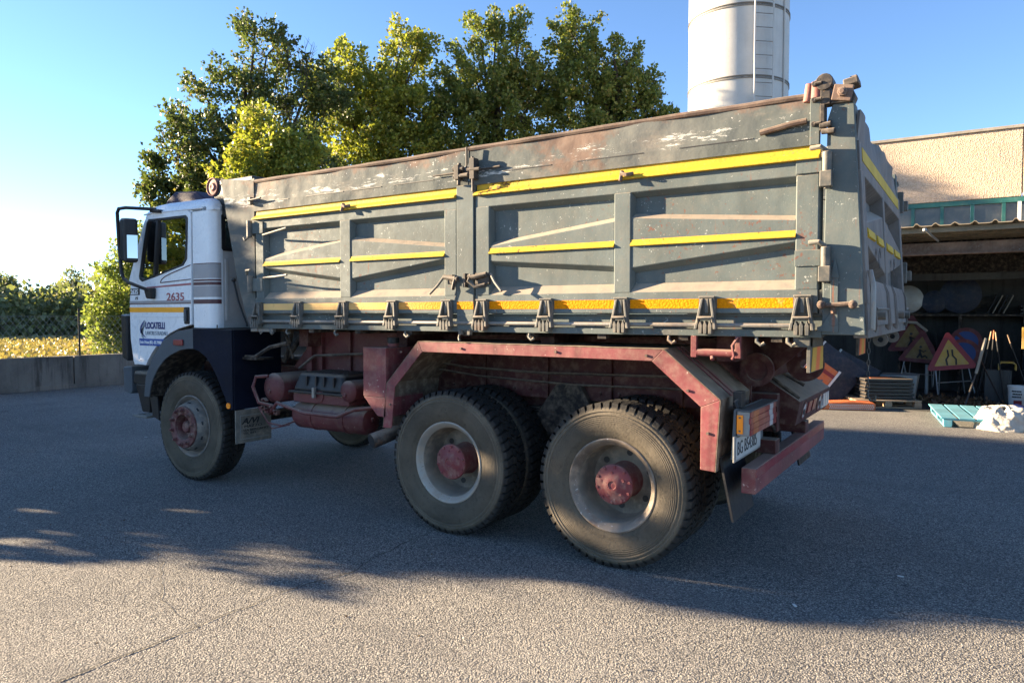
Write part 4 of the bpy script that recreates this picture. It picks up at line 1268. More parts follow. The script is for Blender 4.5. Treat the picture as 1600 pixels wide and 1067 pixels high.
# shell: pillar with rounded rear corner, roof, back wall, front
def arc(cx, cy, r, a0, a1, n):
    return [(cx + r * math.cos(R(a0 + (a1 - a0) * i / n)), cy + r * math.sin(R(a0 + (a1 - a0) * i / n))) for i in range(n + 1)]
pil_o = [(-4.505, .03)] + arc(-4.28, .12, .09, -90, 0, 8) + [(-4.19, .14)]
pil_i = [(-4.215, .14)] + arc(-4.28, .12, .065, 0, -90, 6) + [(-4.505, .055)]
pillar = MB().xy(pil_o + pil_i, 1.53, 2.71).build('rear_pillar', 'white', truck)
p2 = copy_tree(pillar, truck); p2.scale = (1, -1, 1)
def pst(name, mat, z0, z1):
    o = [(-4.503, .0285)] + arc(-4.28, .12, .0915, -90, -2, 8)
    MB().xy(o + [(x, y + .003) for x, y in o[::-1]], z0, z1).build(name, mat, pillar)
pst('corner_stripe', 'greystripe', 2.012, 2.150)
pst('corner_stripe', 'maroon', 1.985, 2.004); pst('corner_stripe', 'maroon', 1.945, 1.978)
pst('corner_stripe', 'greystripe', 1.83, 1.94)
pst('corner_stripe', 'maroon', 1.765, 1.808)
pst('corner_stripe', 'maroon', 2.151, 2.160)
rw = [(.145, 2.32), (.16, 2.30), (.98, 2.30), (1.0, 2.32), (1.0, 2.60), (.98, 2.62), (.16, 2.62), (.145, 2.60)]
bw = MB().holed([(-4.19, .14, 1.53), (-4.19, 2.36, 1.53), (-4.19, 2.36, 2.73), (-4.19, .14, 2.73)], [(-4.19, y, z) for y, z in rw], (-.025, 0, 0)).build('back_wall', 'whiteback', truck)
MB().holed([(-4.188, y + (.02 if y > .5 else -.02), z + (.02 if z > 2.45 else -.02)) for y, z in rw], [(-4.188, y - (.018 if y > .5 else -.018), z - (.018 if z > 2.45 else -.018)) for y, z in rw], (.012, 0, 0)).build('window_seal', 'black', bw, bevel=.003)
MB().yz(rw, -4.202, -4.198).build('window_pane', 'glass', bw)
m = MB()
for y, z0, z1 in ((.16, 1.6, 2.2), (1.1, 1.6, 2.65), (2.3, 1.6, 2.65)):
    m.box(-4.19, -4.178, y, y + .03, z0, z1)
m.box(-4.19, -4.18, .2, 2.3, 2.03, 2.035)
m.build('wall_rib', 'whiteback', bw, bevel=.006)
sec = [(.03, 2.665), (.030, 2.705), (.038, 2.74), (.065, 2.778), (.12, 2.803), (.3, 2.825), (.75, 2.845), (1.25, 2.85)]
sec = sec + [(2.5 - y, z) for y, z in sec[::-1][1:]]
m = MB(); vs = []; fs = []
st = [(-5.44, .0, .10), (-5.40, .42, .05), (-5.32, .76, .02), (-5.2, .95, .005), (-5.0, 1.0, 0), (-4.4, .97, 0), (-4.27, .9, 0), (-4.215, .7, .005), (-4.19, .45, .015)]
for x, k, inset in st:
    for y, z in sec:
        yy = y + (inset if y < 1.25 else -inset if y > 1.25 else 0)
        vs.append((x, yy, 2.665 + (z - 2.665) * k))
ns = len(sec)
for a in range(len(st) - 1):
    fs += [(a * ns + i, a * ns + i + 1, (a + 1) * ns + i + 1, (a + 1) * ns + i) for i in range(ns - 1)]
fs += [tuple(range(ns)), tuple((len(st) - 1) * ns + i for i in range(ns))]
m.add(vs, fs)
roof = m.build('roof', 'white', truck, sharp=60)
m = MB().tube([(-5.36, .045, 2.70), (-5.2, .022, 2.705), (-4.32, .022, 2.69)], .009, 8)
m.build('rain_gutter', 'white', roof)
MB().xz([(-5.40, 2.76), (-5.30, 2.88), (-5.16, 2.955), (-4.80, 2.93), (-4.62, 2.83), (-4.62, 2.78), (-5.38, 2.72)], .26, 2.24).build('roof_fairing', 'purple', roof, bevel=.04, seg=3)
fr = MB().xz([(-5.62, 1.12), (-5.66, 1.4), (-5.685, 1.74), (-5.66, 2.0), (-5.62, 2.02), (-5.60, 1.74), (-5.58, 1.12)], .05, 2.45).build('front_panel', 'white', truck, bevel=.012)
m = MB()
for y in (.035, 2.405):
    m.prism([(-5.675, y, 2.0), (-5.60, y, 2.0), (-5.295, y, 2.58), (-5.22, y, 2.68), (-5.30, y, 2.70), (-5.375, y, 2.60)], (0, .06, 0))
m.build('windscreen_pillar', 'white', fr, bevel=.01)
MB().prism([(-5.655, .09, 2.01), (-5.345, .09, 2.66), (-5.338, .09, 2.655), (-5.648, .09, 2.005)], (0, 2.32, 0)).build('windscreen', 'glass', fr)
MB().box(-5.55, -4.2, .07, 2.43, 1.53, 1.56).build('cab_floor', 'dark', truck)
MB().box(-5.60, -5.25, .08, 2.42, 1.75, 2.0).build('dashboard', 'black', truck, bevel=.03)
for y in (.35, 1.55):
    m = MB().box(-4.95, -4.45, y, y + .5, 1.56, 1.98)
    m.hexa([(-4.55, y + .02, 1.98), (-4.42, y + .02, 1.98), (-4.42, y + .48, 1.98), (-4.55, y + .48, 1.98), (-4.44, y + .06, 2.46), (-4.34, y + .06, 2.46), (-4.34, y + .44, 2.46), (-4.44, y + .44, 2.46)])
    part('seat', 'seat', m, bevel=.03)
m = MB()
c = Vector((-5.12, .62, 2.02)); ax = Matrix.Rotation(R(-25), 3, 'Y')
m.tube([tuple(c + ax @ Vector((.22 * math.cos(t), .22 * math.sin(t), 0))) for t in np.linspace(0, 2 * math.pi, 25)], .014, 6)
m.tube([tuple(c), tuple(c + Vector((-.2, 0, -.25)))], .025, 8)
m.tube([tuple(c + ax @ Vector((0, -.22, 0))), tuple(c + ax @ Vector((0, .22, 0)))], .012, 6)
part('steering_wheel', 'black', m)
# black corner deflector, bumper, step
m = MB().hexa([(-5.80, .02, 1.19), (-5.66, -.005, 1.16), (-5.66, .10, 1.16), (-5.80, .16, 1.19), (-5.83, .03, 1.665), (-5.66, -.005, 1.65), (-5.66, .12, 1.65), (-5.83, .18, 1.665)])
for v in range(8):
    pass
part('corner_deflector', 'black', m, bevel=.02, seg=3)
part('grille', 'black', MB().box(-5.76, -5.69, .35, 2.15, 1.15, 1.62), bevel=.02)
m = MB().prism([(-5.84, .05, 1.09), (-5.66, .04, 1.105), (-5.66, .04, .83), (-5.70, .05, .80), (-5.85, .06, .82)], (0, 2.4, 0))
part('bumper', 'fendergrey', m, bevel=.015)
m = MB().box(-5.64, -5.33, .05, .40, .915, 1.03)
m.hexa([(-5.50, .06, .62), (-5.36, .06, .62), (-5.36, .25, .62), (-5.50, .25, .62), (-5.60, .05, .915), (-5.34, .05, .915), (-5.34, .35, .915), (-5.60, .35, .915)])
part('cab_step', 'black', m, bevel=.012)
m = MB()
m.tube([(-5.60, .03, .575), (-5.36, .03, .575), (-5.36, .25, .575), (-5.60, .25, .575), (-5.60, .03, .575)], .013, 6)
for y in (.09, .14, .19):
    m.box(-5.60, -5.36, y, y + .015, .565, .58)
m.tube([(-5.45, .2, .57), (-5.42, .2, .75)], .02, 6)
part('step_grid', 'steel', m)
m = MB().box(-5.62, -5.35, .06, .3, 1.03, 1.05)
for i in range(6):
    m.box(-5.60 + i * .045, -5.575 + i * .045, .07, .28, 1.05, 1.057)
part('step_tread', 'steel', m)
# mirror
mir = empty('mirror', (-5.3, -.15, 2.3), truck)
m = MB()
path = [(-5.10, .02, 2.735), (-5.14, -.06, 2.735), (-5.36, -.15, 2.752), (-5.475, -.16, 2.75), (-5.505, -.16, 2.71), (-5.485, -.16, 2.4), (-5.45, -.16, 2.1), (-5.43, -.15, 2.03), (-5.36, -.14, 1.99), (-5.22, -.08, 1.935), (-5.16, -.01, 1.90)]
m.tube(path, .018, 10)
m.build('mirror_arm', 'black', mir)
m = MB()
m.hexa([(-5.47, -.17, 2.22), (-5.31, -.20, 2.185), (-5.25, -.09, 2.185), (-5.42, -.02, 2.22), (-5.46, -.17, 2.655), (-5.31, -.20, 2.64), (-5.25, -.09, 2.64), (-5.41, -.02, 2.655)])
m.build('housing', 'black', mir, bevel=.03, seg=3)
m = MB()
m.prism([(-5.303, -.178, 2.235), (-5.256, -.094, 2.235), (-5.256, -.094, 2.47), (-5.303, -.178, 2.47)], (.006, -.003, 0))
m.build('mirror_glass', 'mirrorglass', mir)
MB().hexa([(-5.235, -.035, 1.825), (-5.135, -.03, 1.82), (-5.135, .02, 1.82), (-5.235, .02, 1.825), (-5.25, -.05, 1.93), (-5.12, -.05, 1.935), (-5.12, .02, 1.935), (-5.25, .02, 1.93)]).build('mount', 'black', mir, bevel=.015)
m = MB().obox((-5.08, .005, 2.715), (.16, .05, .035), Matrix.Rotation(R(6), 3, 'Y'))
m.build('mount', 'black', mir, bevel=.008)
# lever and conduit between cab and body
m = MB().tube([(-4.0, .12, 1.98), (-3.93, .12, 1.78), (-3.82, .13, 1.55)], .010, 6)
m.lathe([(.0001, -.022), (.016, -.016), (.022, 0), (.016, .016), (.0001, .022)], (-4.0, .12, 1.99), 'Y', 12)
m.tube([(-4.05, .25, 2.93), (-4.0, .22, 2.62), (-3.88, .2, 2.40), (-3.75, .2, 2.28)], .022, 8)
part('control_lever', 'black', m)
m = MB()
for (a, b, r_) in (((-3.75, .5, 1.2), (-3.5, .55, 1.5), .03), ((-3.6, .4, 1.25), (-3.45, .35, 1.5), .02), ((-3.7, .8, 1.0), (-3.6, .7, 1.45), .04), ((-3.5, .3, 1.5), (-3.38, .3, 1.25), .012)):
    m.tube([a, b], r_, 8)
m.tube([(-3.86, .14, 1.26), (-3.70, .12, 1.26), (-3.48, .12, 1.36), (-3.25, .12, 1.40)], .02, 6)
m.box(-3.86, -3.66, .10, .30, 1.235, 1.255)
m.box(-3.8, -3.45, .85, 1.6, 1.12, 1.5)
part('hoses', 'dark', m)

# ---- tipper body
D = .055
def side_P(u, d, z):
    return (u, d, z)
def xp(z):
    return 1.503 - (z - 1.548) * .06
def tail_P(u, d, z):
    return (xp(z) - d, u, z)

def pr(m, P, u0, u1, prof):
    """prism along u between u0 and u1 with a (depth, z) profile"""
    a = [P(u0, d, z) for d, z in prof]; b = [P(u1, d, z) for d, z in prof]
    n = len(prof)
    m.add(a + b, [tuple(range(n))[::-1], tuple(range(n, 2 * n))] + [(i, (i + 1) % n, n + (i + 1) % n, n + i) for i in range(n)])
def post(m, P, u0, u1, z0, z1, d, s0=.012, s1=.014, front=0.):
    a = [(u0 - s0, d), (u0, front), (u1, front), (u1 + s1, d)]
    lo = [P(u, dd, z0) for u, dd in a]; hi = [P(u, dd, z1) for u, dd in a]
    m.add(lo + hi, [(0, 1, 2, 3), (7, 6, 5, 4)] + [(i, (i + 1) % 4, 4 + (i + 1) % 4, 4 + i) for i in range(4)])
def rib(m, P, u0, u1, a, b, d, f=.003, sl=.034):
    va = [P(u0, f, a[0]), P(u0, f, a[1]), P(u0, d, a[1] - sl), P(u0, d, a[0] + sl)]
    vb = [P(u1, f, b[0]), P(u1, f, b[1]), P(u1, d, b[1] - sl), P(u1, d, b[0] + sl)]
    m.add(va + vb, [(3, 2, 1, 0), (4, 5, 6, 7)] + [(i, (i + 1) % 4, 4 + (i + 1) % 4, 4 + i) for i in range(4)])
STRIPE = [(.006, 2.134), (.0015, 2.134), (.0005, 2.120), (-.016, 2.100), (-.016, 2.095), (.006, 2.092)]

def side_board(x0, x1, posts, cells):
    b = MB().box(x0 + .01, x1 - .01, D, D + .022, 1.67, 2.60).build('side_board', 'grey', truck)
    m = MB(); pr(m, side_P, x0, x1, [(0, 2.516), (0, 2.432), (D, 2.400), (D, 2.516)]); m.build('top_rail', 'grey', b, bevel=.006)
    m = MB(); pr(m, side_P, x0, x1, [(.006, 1.668), (0, 1.674), (0, 1.802), (D, 1.862), (D, 1.668)]); m.build('bottom_rail', 'grey', b, bevel=.004)
    for k, (a, c) in enumerate(posts):
        m = MB()
        end = k in (0, len(posts) - 1)
        post(m, side_P, a, c, 1.800, 2.435, D, front=-.003)
        m.build('post', 'grey', b, bevel=.007)
    for (a, c, l, r_) in cells:
        m = MB(); rib(m, side_P, a, c, l, r_, D); m.build('rib', 'grey', b, bevel=.006)
        m = MB(); pr(m, side_P, a, c, STRIPE); m.build('yellow_stripe', 'yellow', b)
    m = MB(); pr(m, side_P, x0, x1, [(.024, 2.600), (.020, 2.556), (-.030, 2.526), (-.030, 2.514), (.04, 2.514), (.04, 2.600)]); m.build('yellow_rail', 'yellow', b, bevel=.003)
    return b
fb = side_board(-3.530, -1.238, [(-3.510, -3.405), (-2.441, -2.322), (-1.350, -1.238)],
                [(-3.405, -2.441, (2.155, 2.085), (2.262, 1.965)), (-2.322, -1.350, (2.268, 1.955), (2.165, 2.078))])
rb = side_board(-1.070, 1.250, [(-1.068, -.945), (.026, .140), (1.130, 1.250)],
                [(-.945, .026, (2.148, 2.045), (2.258, 1.972)), (.140, 1.130, (2.272, 1.958), (2.190, 2.070))])
# end plates on the rear board's last post
for z0, z1 in ((2.44, 2.52), (1.93, 2.02)):
    MB().box(1.128, 1.262, -.012, .0, z0, z1).build('post_plate', 'grey', rb, bevel=.003)
for q_ in ((-3.56, -3.40, -.012, .0, 2.39, 2.49), (-3.565, -3.415, -.012, .0, 1.87, 1.99)):
    MB().box(*q_).build('post_plate', 'grey', fb, bevel=.003)
# reflective tape between the hinges
HX = [-3.468, -2.941, -2.399, -1.858, -1.320, -1.000, -.468, .083, .638, 1.176]
for b, xs in ((fb, HX[:5]), (rb, HX[5:])):
    for a, c in zip(xs, xs[1:]):
        MB().box(a + .055, c - .055, -.0025, .003, 1.700, 1.757).build('reflective_tape', 'tape', b)
# welded eyes on the yellow rail
for b, x in ((fb, -2.32), (rb, .14)):
    m = MB().tube([(x - .05, -.02, 2.56), (x - .045, -.05, 2.545), (x - .01, -.055, 2.535), (x + .02, -.02, 2.545)], .012, 8)
    m.tube([(x - .05, -.03, 2.565), (x - .055, -.045, 2.50)], .012, 8)
    m.build('tie_eye', 'rusty', b)

# upper extension sheets, wavy from knocks
def sheet(name, mat, x0, x1, zb, zt, yb, yt, parent, th=.014, amp=.006, seed=0, nx=40, nz=6):
    rnd = random.Random(seed)
    ph = [(rnd.uniform(2, 7), rnd.uniform(0, 6), rnd.uniform(.3, 1)) for _ in range(5)]
    vs, fs = [], []
    for s in (0, 1):
        for j in range(nz + 1):
            for i in range(nx + 1):
                x = x0 + (x1 - x0) * i / nx; t = j / nz
                w = sum(a * math.sin(f * x + p + t * 1.5) for f, p, a in ph) / 3 * amp * (t ** .7)
                z = zb + (zt(x) if callable(zt) else zt) * t - (zb * t)
                vs.append((x, yb + (yt - yb) * t + w + s * th, z))
    n = (nx + 1) * (nz + 1)
    q = lambda i, j: j * (nx + 1) + i
    for j in range(nz):
        for i in range(nx):
            fs.append((q(i, j), q(i + 1, j), q(i + 1, j + 1), q(i, j + 1)))
            fs.append((n + q(i, j), n + q(i, j + 1), n + q(i + 1, j + 1), n + q(i + 1, j)))
    edge = [q(i, 0) for i in range(nx + 1)] + [q(nx, j) for j in range(1, nz + 1)] + [q(i, nz) for i in range(nx - 1, -1, -1)] + [q(0, j) for j in range(nz - 1, 0, -1)]
    for a, b in zip(edge, edge[1:] + edge[:1]):
        fs.append((a, n + a, n + b, b))
    return MB().add(vs, fs).build(name, mat, parent)
top = lambda x: 2.862 + .010 * math.sin(x * 1.3 + 1) * .5
for (x0, x1, b, s) in ((-3.545, -1.140, fb, 1), (-1.128, 1.195, rb, 5)):
    sheet('lower_extension', 'scraped', x0, x1, 2.596, 2.672, .010, .004, b, .014, .0015, s, 30, 2)
    sheet('upper_extension', 'scraped', x0, x1, 2.655, top, .014, .022, b, .014, .010, s + 9)
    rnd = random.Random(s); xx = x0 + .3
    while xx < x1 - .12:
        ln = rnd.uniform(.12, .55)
        MB().box(xx, min(xx + ln, x1 - .05), .0015, .012, 2.667, 2.6725).build('seam_shade', 'ink', b)  # shadow along the fold painted in as thin dark strips
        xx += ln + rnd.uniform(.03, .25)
    m = MB().tube([(x0 + (x1 - x0) * i / 24, .028 + .006 * math.sin(i * 1.1 + s), top(x0 + (x1 - x0) * i / 24) + .002) for i in range(25)], .019, 8)
    m.build('rim_tube', 'rusty', b)
m = MB().tube([(.93, -.004, 2.695), (1.10, -.004, 2.722), (1.18, -.004, 2.728)], .017, 8)
m.build('bracket_bar', 'rusty', rb)

# posts between and behind the boards
m = MB().box(-1.232, -1.078, -.010, .09, 1.555, 2.600)
m.box(-1.228, -1.082, -.012, .10, 1.545, 1.66)
cp = m.build('middle_post', 'grey', truck, bevel=.006)
m = MB().box(-1.229, -1.081, -.0125, -.009, 1.700, 1.757); m.build('reflective_tape', 'tape', cp)
for x in (-1.20, -1.12):
    MB().cyl((x, .0, 1.555), (x, .0, 1.515), .022, 6).build('bolt', 'castgrey', cp)
MB().tube([(-1.215, .02, 1.55), (-1.22, .0, 1.49), (-1.20, -.02, 1.47)], .008, 6).build('rope_hook', 'castgrey', cp)
# toggle above the middle post
m = MB()
m.tube([(-1.195, -.02, 2.76), (-1.195, -.03, 2.60)], .014, 8)
m.tube([(-1.245, -.03, 2.72), (-1.15, -.03, 2.715)], .017, 8)
m.tube([(-1.24, -.03, 2.665), (-1.10, -.04, 2.665)], .016, 8)
m.box(-1.225, -1.185, -.05, .01, 2.64, 2.745)
m.box(-1.085, -1.045, -.05, .01, 2.63, 2.78)
m.tube([(-1.13, -.02, 2.87), (-1.13, -.02, 2.72)], .008, 6)
m.tube([(-1.065, -.04, 2.79), (-1.06, -.04, 2.54)], .010, 8)
m.tube([(-1.11, -.04, 2.70), (-1.0, -.04, 2.695)], .014, 8)
m.tube([(-1.45, -.005, 2.695), (-1.22, -.015, 2.695)], .008, 6)
m.tube([(-1.03, -.008, 2.70), (-.85, -.004, 2.705)], .008, 6)
m.build('board_toggle', 'blacksteel', cp, bevel=.003)
m = MB()
m.box(-1.30, -1.255, -.03, .0, 1.885, 1.955).box(-1.05, -.93, -.03, .0, 1.88, 1.96)
m.tube([(-1.335, -.03, 1.94), (-1.24, -.045, 1.925), (-1.19, -.05, 1.92)], .018, 8)
m.tube([(-1.21, -.05, 1.94), (-1.225, -.055, 1.88), (-1.24, -.045, 1.845)], .014, 8)
m.tube([(-1.07, -.05, 1.95), (-1.09, -.06, 1.90), (-1.03, -.06, 1.86), (-.95, -.045, 1.875)], .013, 8)
m.tube([(-1.095, -.05, 1.935), (-1.04, -.05, 1.93), (-.94, -.04, 1.95)], .018, 8)
m.box(-1.15, -1.128, -.045, -.01, 1.86, 1.96)
m.build('board_latch', 'blacksteel', cp, bevel=.003)
for q_ in ([(-1.33, -.03, 1.945), (-1.38, -.05, 1.875), (-1.445, -.06, 1.815)], [(-.915, -.03, 1.95), (-.86, -.06, 1.89), (-.79, -.08, 1.825)]):
    MB().tube(q_, .010, 8).build('latch_handle', 'castgrey', cp)
for q_ in ([(-3.40, -.01, 2.372), (-3.16, -.07, 2.385), (-2.98, -.10, 2.40)], [(-3.40, -.01, 1.990), (-3.16, -.07, 1.992), (-2.98, -.10, 2.0)]):
    MB().tube(q_, .009, 8).build('latch_handle', 'castgrey', fb)
# small hinges and hooks on the front edge
for z in (2.36, 1.86):
    m = MB().cyl((-3.575, -.02, z), (-3.575, -.02, z + .15), .026, 10)
    m.box(-3.60, -3.55, -.018, .01, z + .02, z + .13)
    part('board_hinge', 'castgrey', m, bevel=.004)
m = MB()
m.tube([(-3.63, -.04, 2.36), (-3.60, -.05, 2.33), (-3.57, -.03, 2.36), (-3.575, -.02, 2.48)], .009, 8)
m.tube([(-3.60, -.03, 2.02), (-3.585, -.05, 2.06), (-3.53, -.05, 2.06)], .012, 8)
m.box(-3.585, -3.545, -.03, .01, 2.655, 2.72)
m.tube([(-3.57, -.03, 2.69), (-3.40, -.03, 2.70)], .009, 8)
part('front_latch', 'castgrey', m, bevel=.004)
# bottom hinges
def hinge(x):
    m = MB()
    m.hexa([(x - .052, -.012, 1.655), (x + .052, -.012, 1.655), (x + .052, .0, 1.655), (x - .052, .0, 1.655), (x - .046, -.026, 1.766), (x + .046, -.026, 1.766), (x + .046, .0, 1.766), (x - .046, .0, 1.766)])
    for s in (-1, 1):
        m.hexa([(x + s * .058 - .009, -.060, 1.575), (x + s * .058 + .009, -.060, 1.575), (x + s * .058 + .009, -.015, 1.575), (x + s * .058 - .009, -.015, 1.575),
                (x + s * .026 - .008, -.036, 1.757), (x + s * .026 + .008, -.036, 1.757), (x + s * .026 + .008, -.012, 1.757), (x + s * .026 - .008, -.012, 1.757)])
    m.box(x - .048, x + .048, -.032, .0, 1.760, 1.772)
    m.box(x - .012, x + .012, -.031, -.012, 1.67, 1.755)
    h = m.build('hinge', 'castgrey', truck, bevel=.004)
    k = MB()
    k.tube([(x - .045, -.05, 1.618), (x - .042, -.062, 1.645), (x + .042, -.062, 1.645), (x + .045, -.05, 1.618)], .009, 8)
    for s in (-.028, 0.0, .030):
        k.xz([(x + s - .009, 1.548), (x + s + .009, 1.548), (x + s + .011, 1.60), (x + s, 1.627), (x + s - .011, 1.60)], -.058, -.005)
    k.build('hinge_knuckle', 'castgrey', h, bevel=.004)
for x in HX:
    hinge(x)
# sill with its long rod
m = MB().box(-3.60, 1.272, .0, .10, 1.535, 1.576)
m.box(-3.60, 1.272, .05, .09, 1.576, 1.66)
m.box(-3.60, 1.272, .03, .09, 1.655, 1.667)
sill = m.build('body_sill', 'grey', truck, bevel=.004)
MB().cyl((-3.55, -.012, 1.600), (1.24, -.012, 1.600), .0135, 10).build('hinge_rod', 'steel', sill)
m = MB()
for x in (-3.33, -3.12, -2.52, -1.75, -.62, .39, .92, 1.09):
    m.tube([(x, .02, 1.54), (x + .004, .0, 1.505), (x + .03, -.005, 1.488), (x + .05, -.005, 1.50)], .010, 8)
m.build('rope_hook', 'castgrey', sill)
m = MB().box(-3.60, -3.30, .0, .04, 1.505, 1.532).box(-3.58, -3.50, -.008, .0, 1.508, 1.53).box(-3.40, -3.33, -.008, .0, 1.508, 1.53)
m.tube([(-3.47, .0, 1.51), (-3.45, -.01, 1.485), (-3.43, .0, 1.51)], .006, 6)
m.build('sill_bracket', 'steel', sill, bevel=.003)
m = MB().box(-3.58, 1.27, .10, 2.40, 1.56, 1.62)
for i in range(9):
    x = -3.4 + i * .55
    m.box(x, x + .06, .02, 2.48, 1.505, 1.56)
part('body_floor', 'dark', m)
# headboard with side wings
def wing(y0, y1):
    return MB().xz([(-4.03, 2.935), (-3.552, 2.872), (-3.548, 1.545), (-3.62, 1.535), (-3.70, 1.70), (-3.80, 1.98), (-3.92, 2.46)], y0, y1)
hb = wing(.015, .035).build('headboard', 'scraped', truck)
MB().box(-3.62, -3.57, .036, 2.46, 1.6, 2.9).build('headboard_sheet', 'grey', hb)
wing(2.465, 2.485).build('headboard_wing', 'grey', hb)
MB().box(-4.08, -3.60, .04, 2.46, 2.885, 2.93).build('headboard_shelf', 'black', hb, bevel=.01)
m = MB()
m.lathe([(.0001, .0), (.03, -.006), (.045, .004), (.075, .004), (.082, -.004), (.09, .0), (.09, .07), (.0001, .07)], (-4.315, .12, 2.905), 'Y', 32)
rl = m.build('sheet_roller', 'rollred', truck)
m = MB().cyl((-4.315, .19, 2.905), (-4.315, 2.3, 2.905), .055, 16)
m.box(-4.30, -4.02, .13, .30, 2.72, 2.96)
m.hexa([(-4.28, .14, 2.60), (-4.10, .14, 2.60), (-4.10, .3, 2.60), (-4.28, .3, 2.60), (-4.33, .14, 2.80), (-4.05, .14, 2.80), (-4.05, .3, 2.80), (-4.33, .3, 2.80)])
m.build('roller_bar', 'black', rl, bevel=.01)
# far side
for b in (fb, rb):
    c = b.copy(); COL.objects.link(c); c.parent = truck; c.scale = (1, -1, 1)
    for ch in b.children:
        if ch.name.split('.')[0] in ('post', 'top_rail', 'bottom_rail', 'yellow_rail', 'upper_extension', 'lower_extension', 'rim_tube'):
            k = ch.copy(); COL.objects.link(k); k.parent = c
c = cp.copy(); COL.objects.link(c); c.parent = truck; c.scale = (1, -1, 1)

# ---- rear corner post
m = MB().prism([(1.272, .0, 1.552), (xp(1.552) - .012, .0, 1.552), (xp(2.80) - .012, .0, 2.80), (1.31, .0, 2.80), (1.285, .0, 2.72)], (0, .13, 0))
rp = m.build('corner_post', 'grey', truck, bevel=.005)
MB().prism([(1.288, -.008, 2.715), (1.308, -.008, 2.715), (1.308, -.008, 2.64), (1.288, -.008, 2.64)], (0, .02, 0)).build('slot', 'ink', rp)
m = MB()
m.box(1.315, 1.355, -.012, .004, 1.60, 1.86)
m.add([(1.312, -.014, 1.86), (1.358, -.014, 1.86), (1.336, -.006, 1.985), (1.312, .002, 1.86), (1.358, .002, 1.86)], [(0, 1, 2), (0, 2, 3), (1, 4, 2), (3, 2, 4), (0, 3, 4, 1)])
m.xz([(1.25, 1.57), (1.358, 1.565), (1.358, 1.68), (1.335, 1.70), (1.27, 1.60), (1.25, 1.595)], -.010, .004)
m.build('wedge_stop', 'grey', rp, bevel=.003)
m = MB()
m.tube([(1.275, -.035, 1.712), (1.43, -.035, 1.722)], .012, 8)
for x in (1.275, 1.432):
    m.lathe([(.0001, -.065), (.02, -.055), (.024, -.035), (.02, -.015), (.0001, -.005)], (x, 0, 1.717), 'Y', 12)
m.tube([(1.33, -.02, 1.715), (1.335, -.02, 1.67)], .014, 6)
m.build('lock_bar', 'rusty', rp)
for z0 in (2.375, 1.862):
    m = MB()
    m.cyl((1.290, -.022, z0 + .04), (1.290, -.022, z0 + .17), .025, 12)
    m.cyl((1.292, -.022, z0 - .03), (1.292, -.022, z0 + .035), .016, 10)
    m.obox((1.288, -.026, z0 + .022), (.062, .05, .085), Matrix.Identity(3))
    m.tube([(1.205, -.03, z0 + .195), (1.26, -.045, z0 + .195), (1.29, -.024, z0 + .17)], .015, 8)
    m.build('hinge_pin', 'castgrey', rp, bevel=.006)
m = MB()
m.prism([(1.295, -.014, 2.80), (1.41, -.014, 2.795), (1.425, -.014, 2.83), (1.40, -.014, 2.885), (1.345, -.014, 2.89), (1.32, -.014, 2.845)], (0, .10, 0))
m.obox((1.40, .03, 2.902), (.075, .12, .04), Matrix.Rotation(R(-10), 3, 'Y'))
m.obox((1.41, .035, 2.928), (.04, .06, .025), Matrix.Rotation(R(-10), 3, 'Y'))
m.build('top_bracket', 'blacksteel', rp, bevel=.008)
m = MB().obox((1.362, -.022, 2.848), (.10, .018, .085), Matrix.Rotation(R(12), 3, 'Y'))
m.cyl((1.362, -.03, 2.848), (1.362, -.052, 2.848), .027, 6)
m.cyl((1.362, -.05, 2.848), (1.362, -.062, 2.848), .016, 10)
m.build('pivot_nut', 'rusty', rp, bevel=.006)
m = MB().xz([(1.198, 2.59), (1.248, 2.59), (1.250, 2.80), (1.262, 2.935), (1.235, 2.945), (1.205, 2.93), (1.212, 2.86), (1.198, 2.84)], -.016, .02)
hk = m.build('hook_plate', 'grey', rp, bevel=.004)
m = MB()
for z in (2.915, 2.83, 2.70):
    m.cyl((1.220, -.015, z), (1.220, -.036, z), .016, 6)
    m.cyl((1.222, -.03, z), (1.26, -.03, z + .002), .010, 6)
m.box(1.25, 1.275, -.03, .05, 2.66, 2.80)
m.tube([(1.25, -.025, 2.685), (1.31, -.03, 2.69)], .016, 8)
m.tube([(1.26, -.02, 2.655), (1.33, -.035, 2.65)], .016, 8)
m.box(1.25, 1.30, -.02, .06, 2.80, 2.94)
m.cyl((1.27, -.03, 2.92), (1.27, .08, 2.92), .045, 14)
m.build('lock_hook', 'blacksteel', hk, bevel=.004)
m = MB().cyl((1.178, .01, 2.83), (1.192, .01, 2.93), .024, 12)
m.cyl((1.228, .012, 2.84), (1.232, .012, 2.935), .036, 14)
m.build('hook_roll', 'rollred', hk, bevel=.006)
rp2 = rp.copy(); COL.objects.link(rp2); rp2.parent = truck; rp2.scale = (1, -1, 1)
for z in (2.50, 1.92):
    m = MB().box(xp(z) - .06, xp(z) + .02, 2.50, 2.545, z, z + .17)
    m.box(xp(z) - .02, xp(z) + .05, 2.545, 2.60, z + .02, z + .10)
    m.build('tailgate_hinge', 'castgrey', truck, bevel=.005)
m = MB().cyl((1.40, 2.50, 2.74), (1.40, 2.56, 2.74), .03, 8)
m.build('pivot_nut', 'castgrey', truck, bevel=.005)

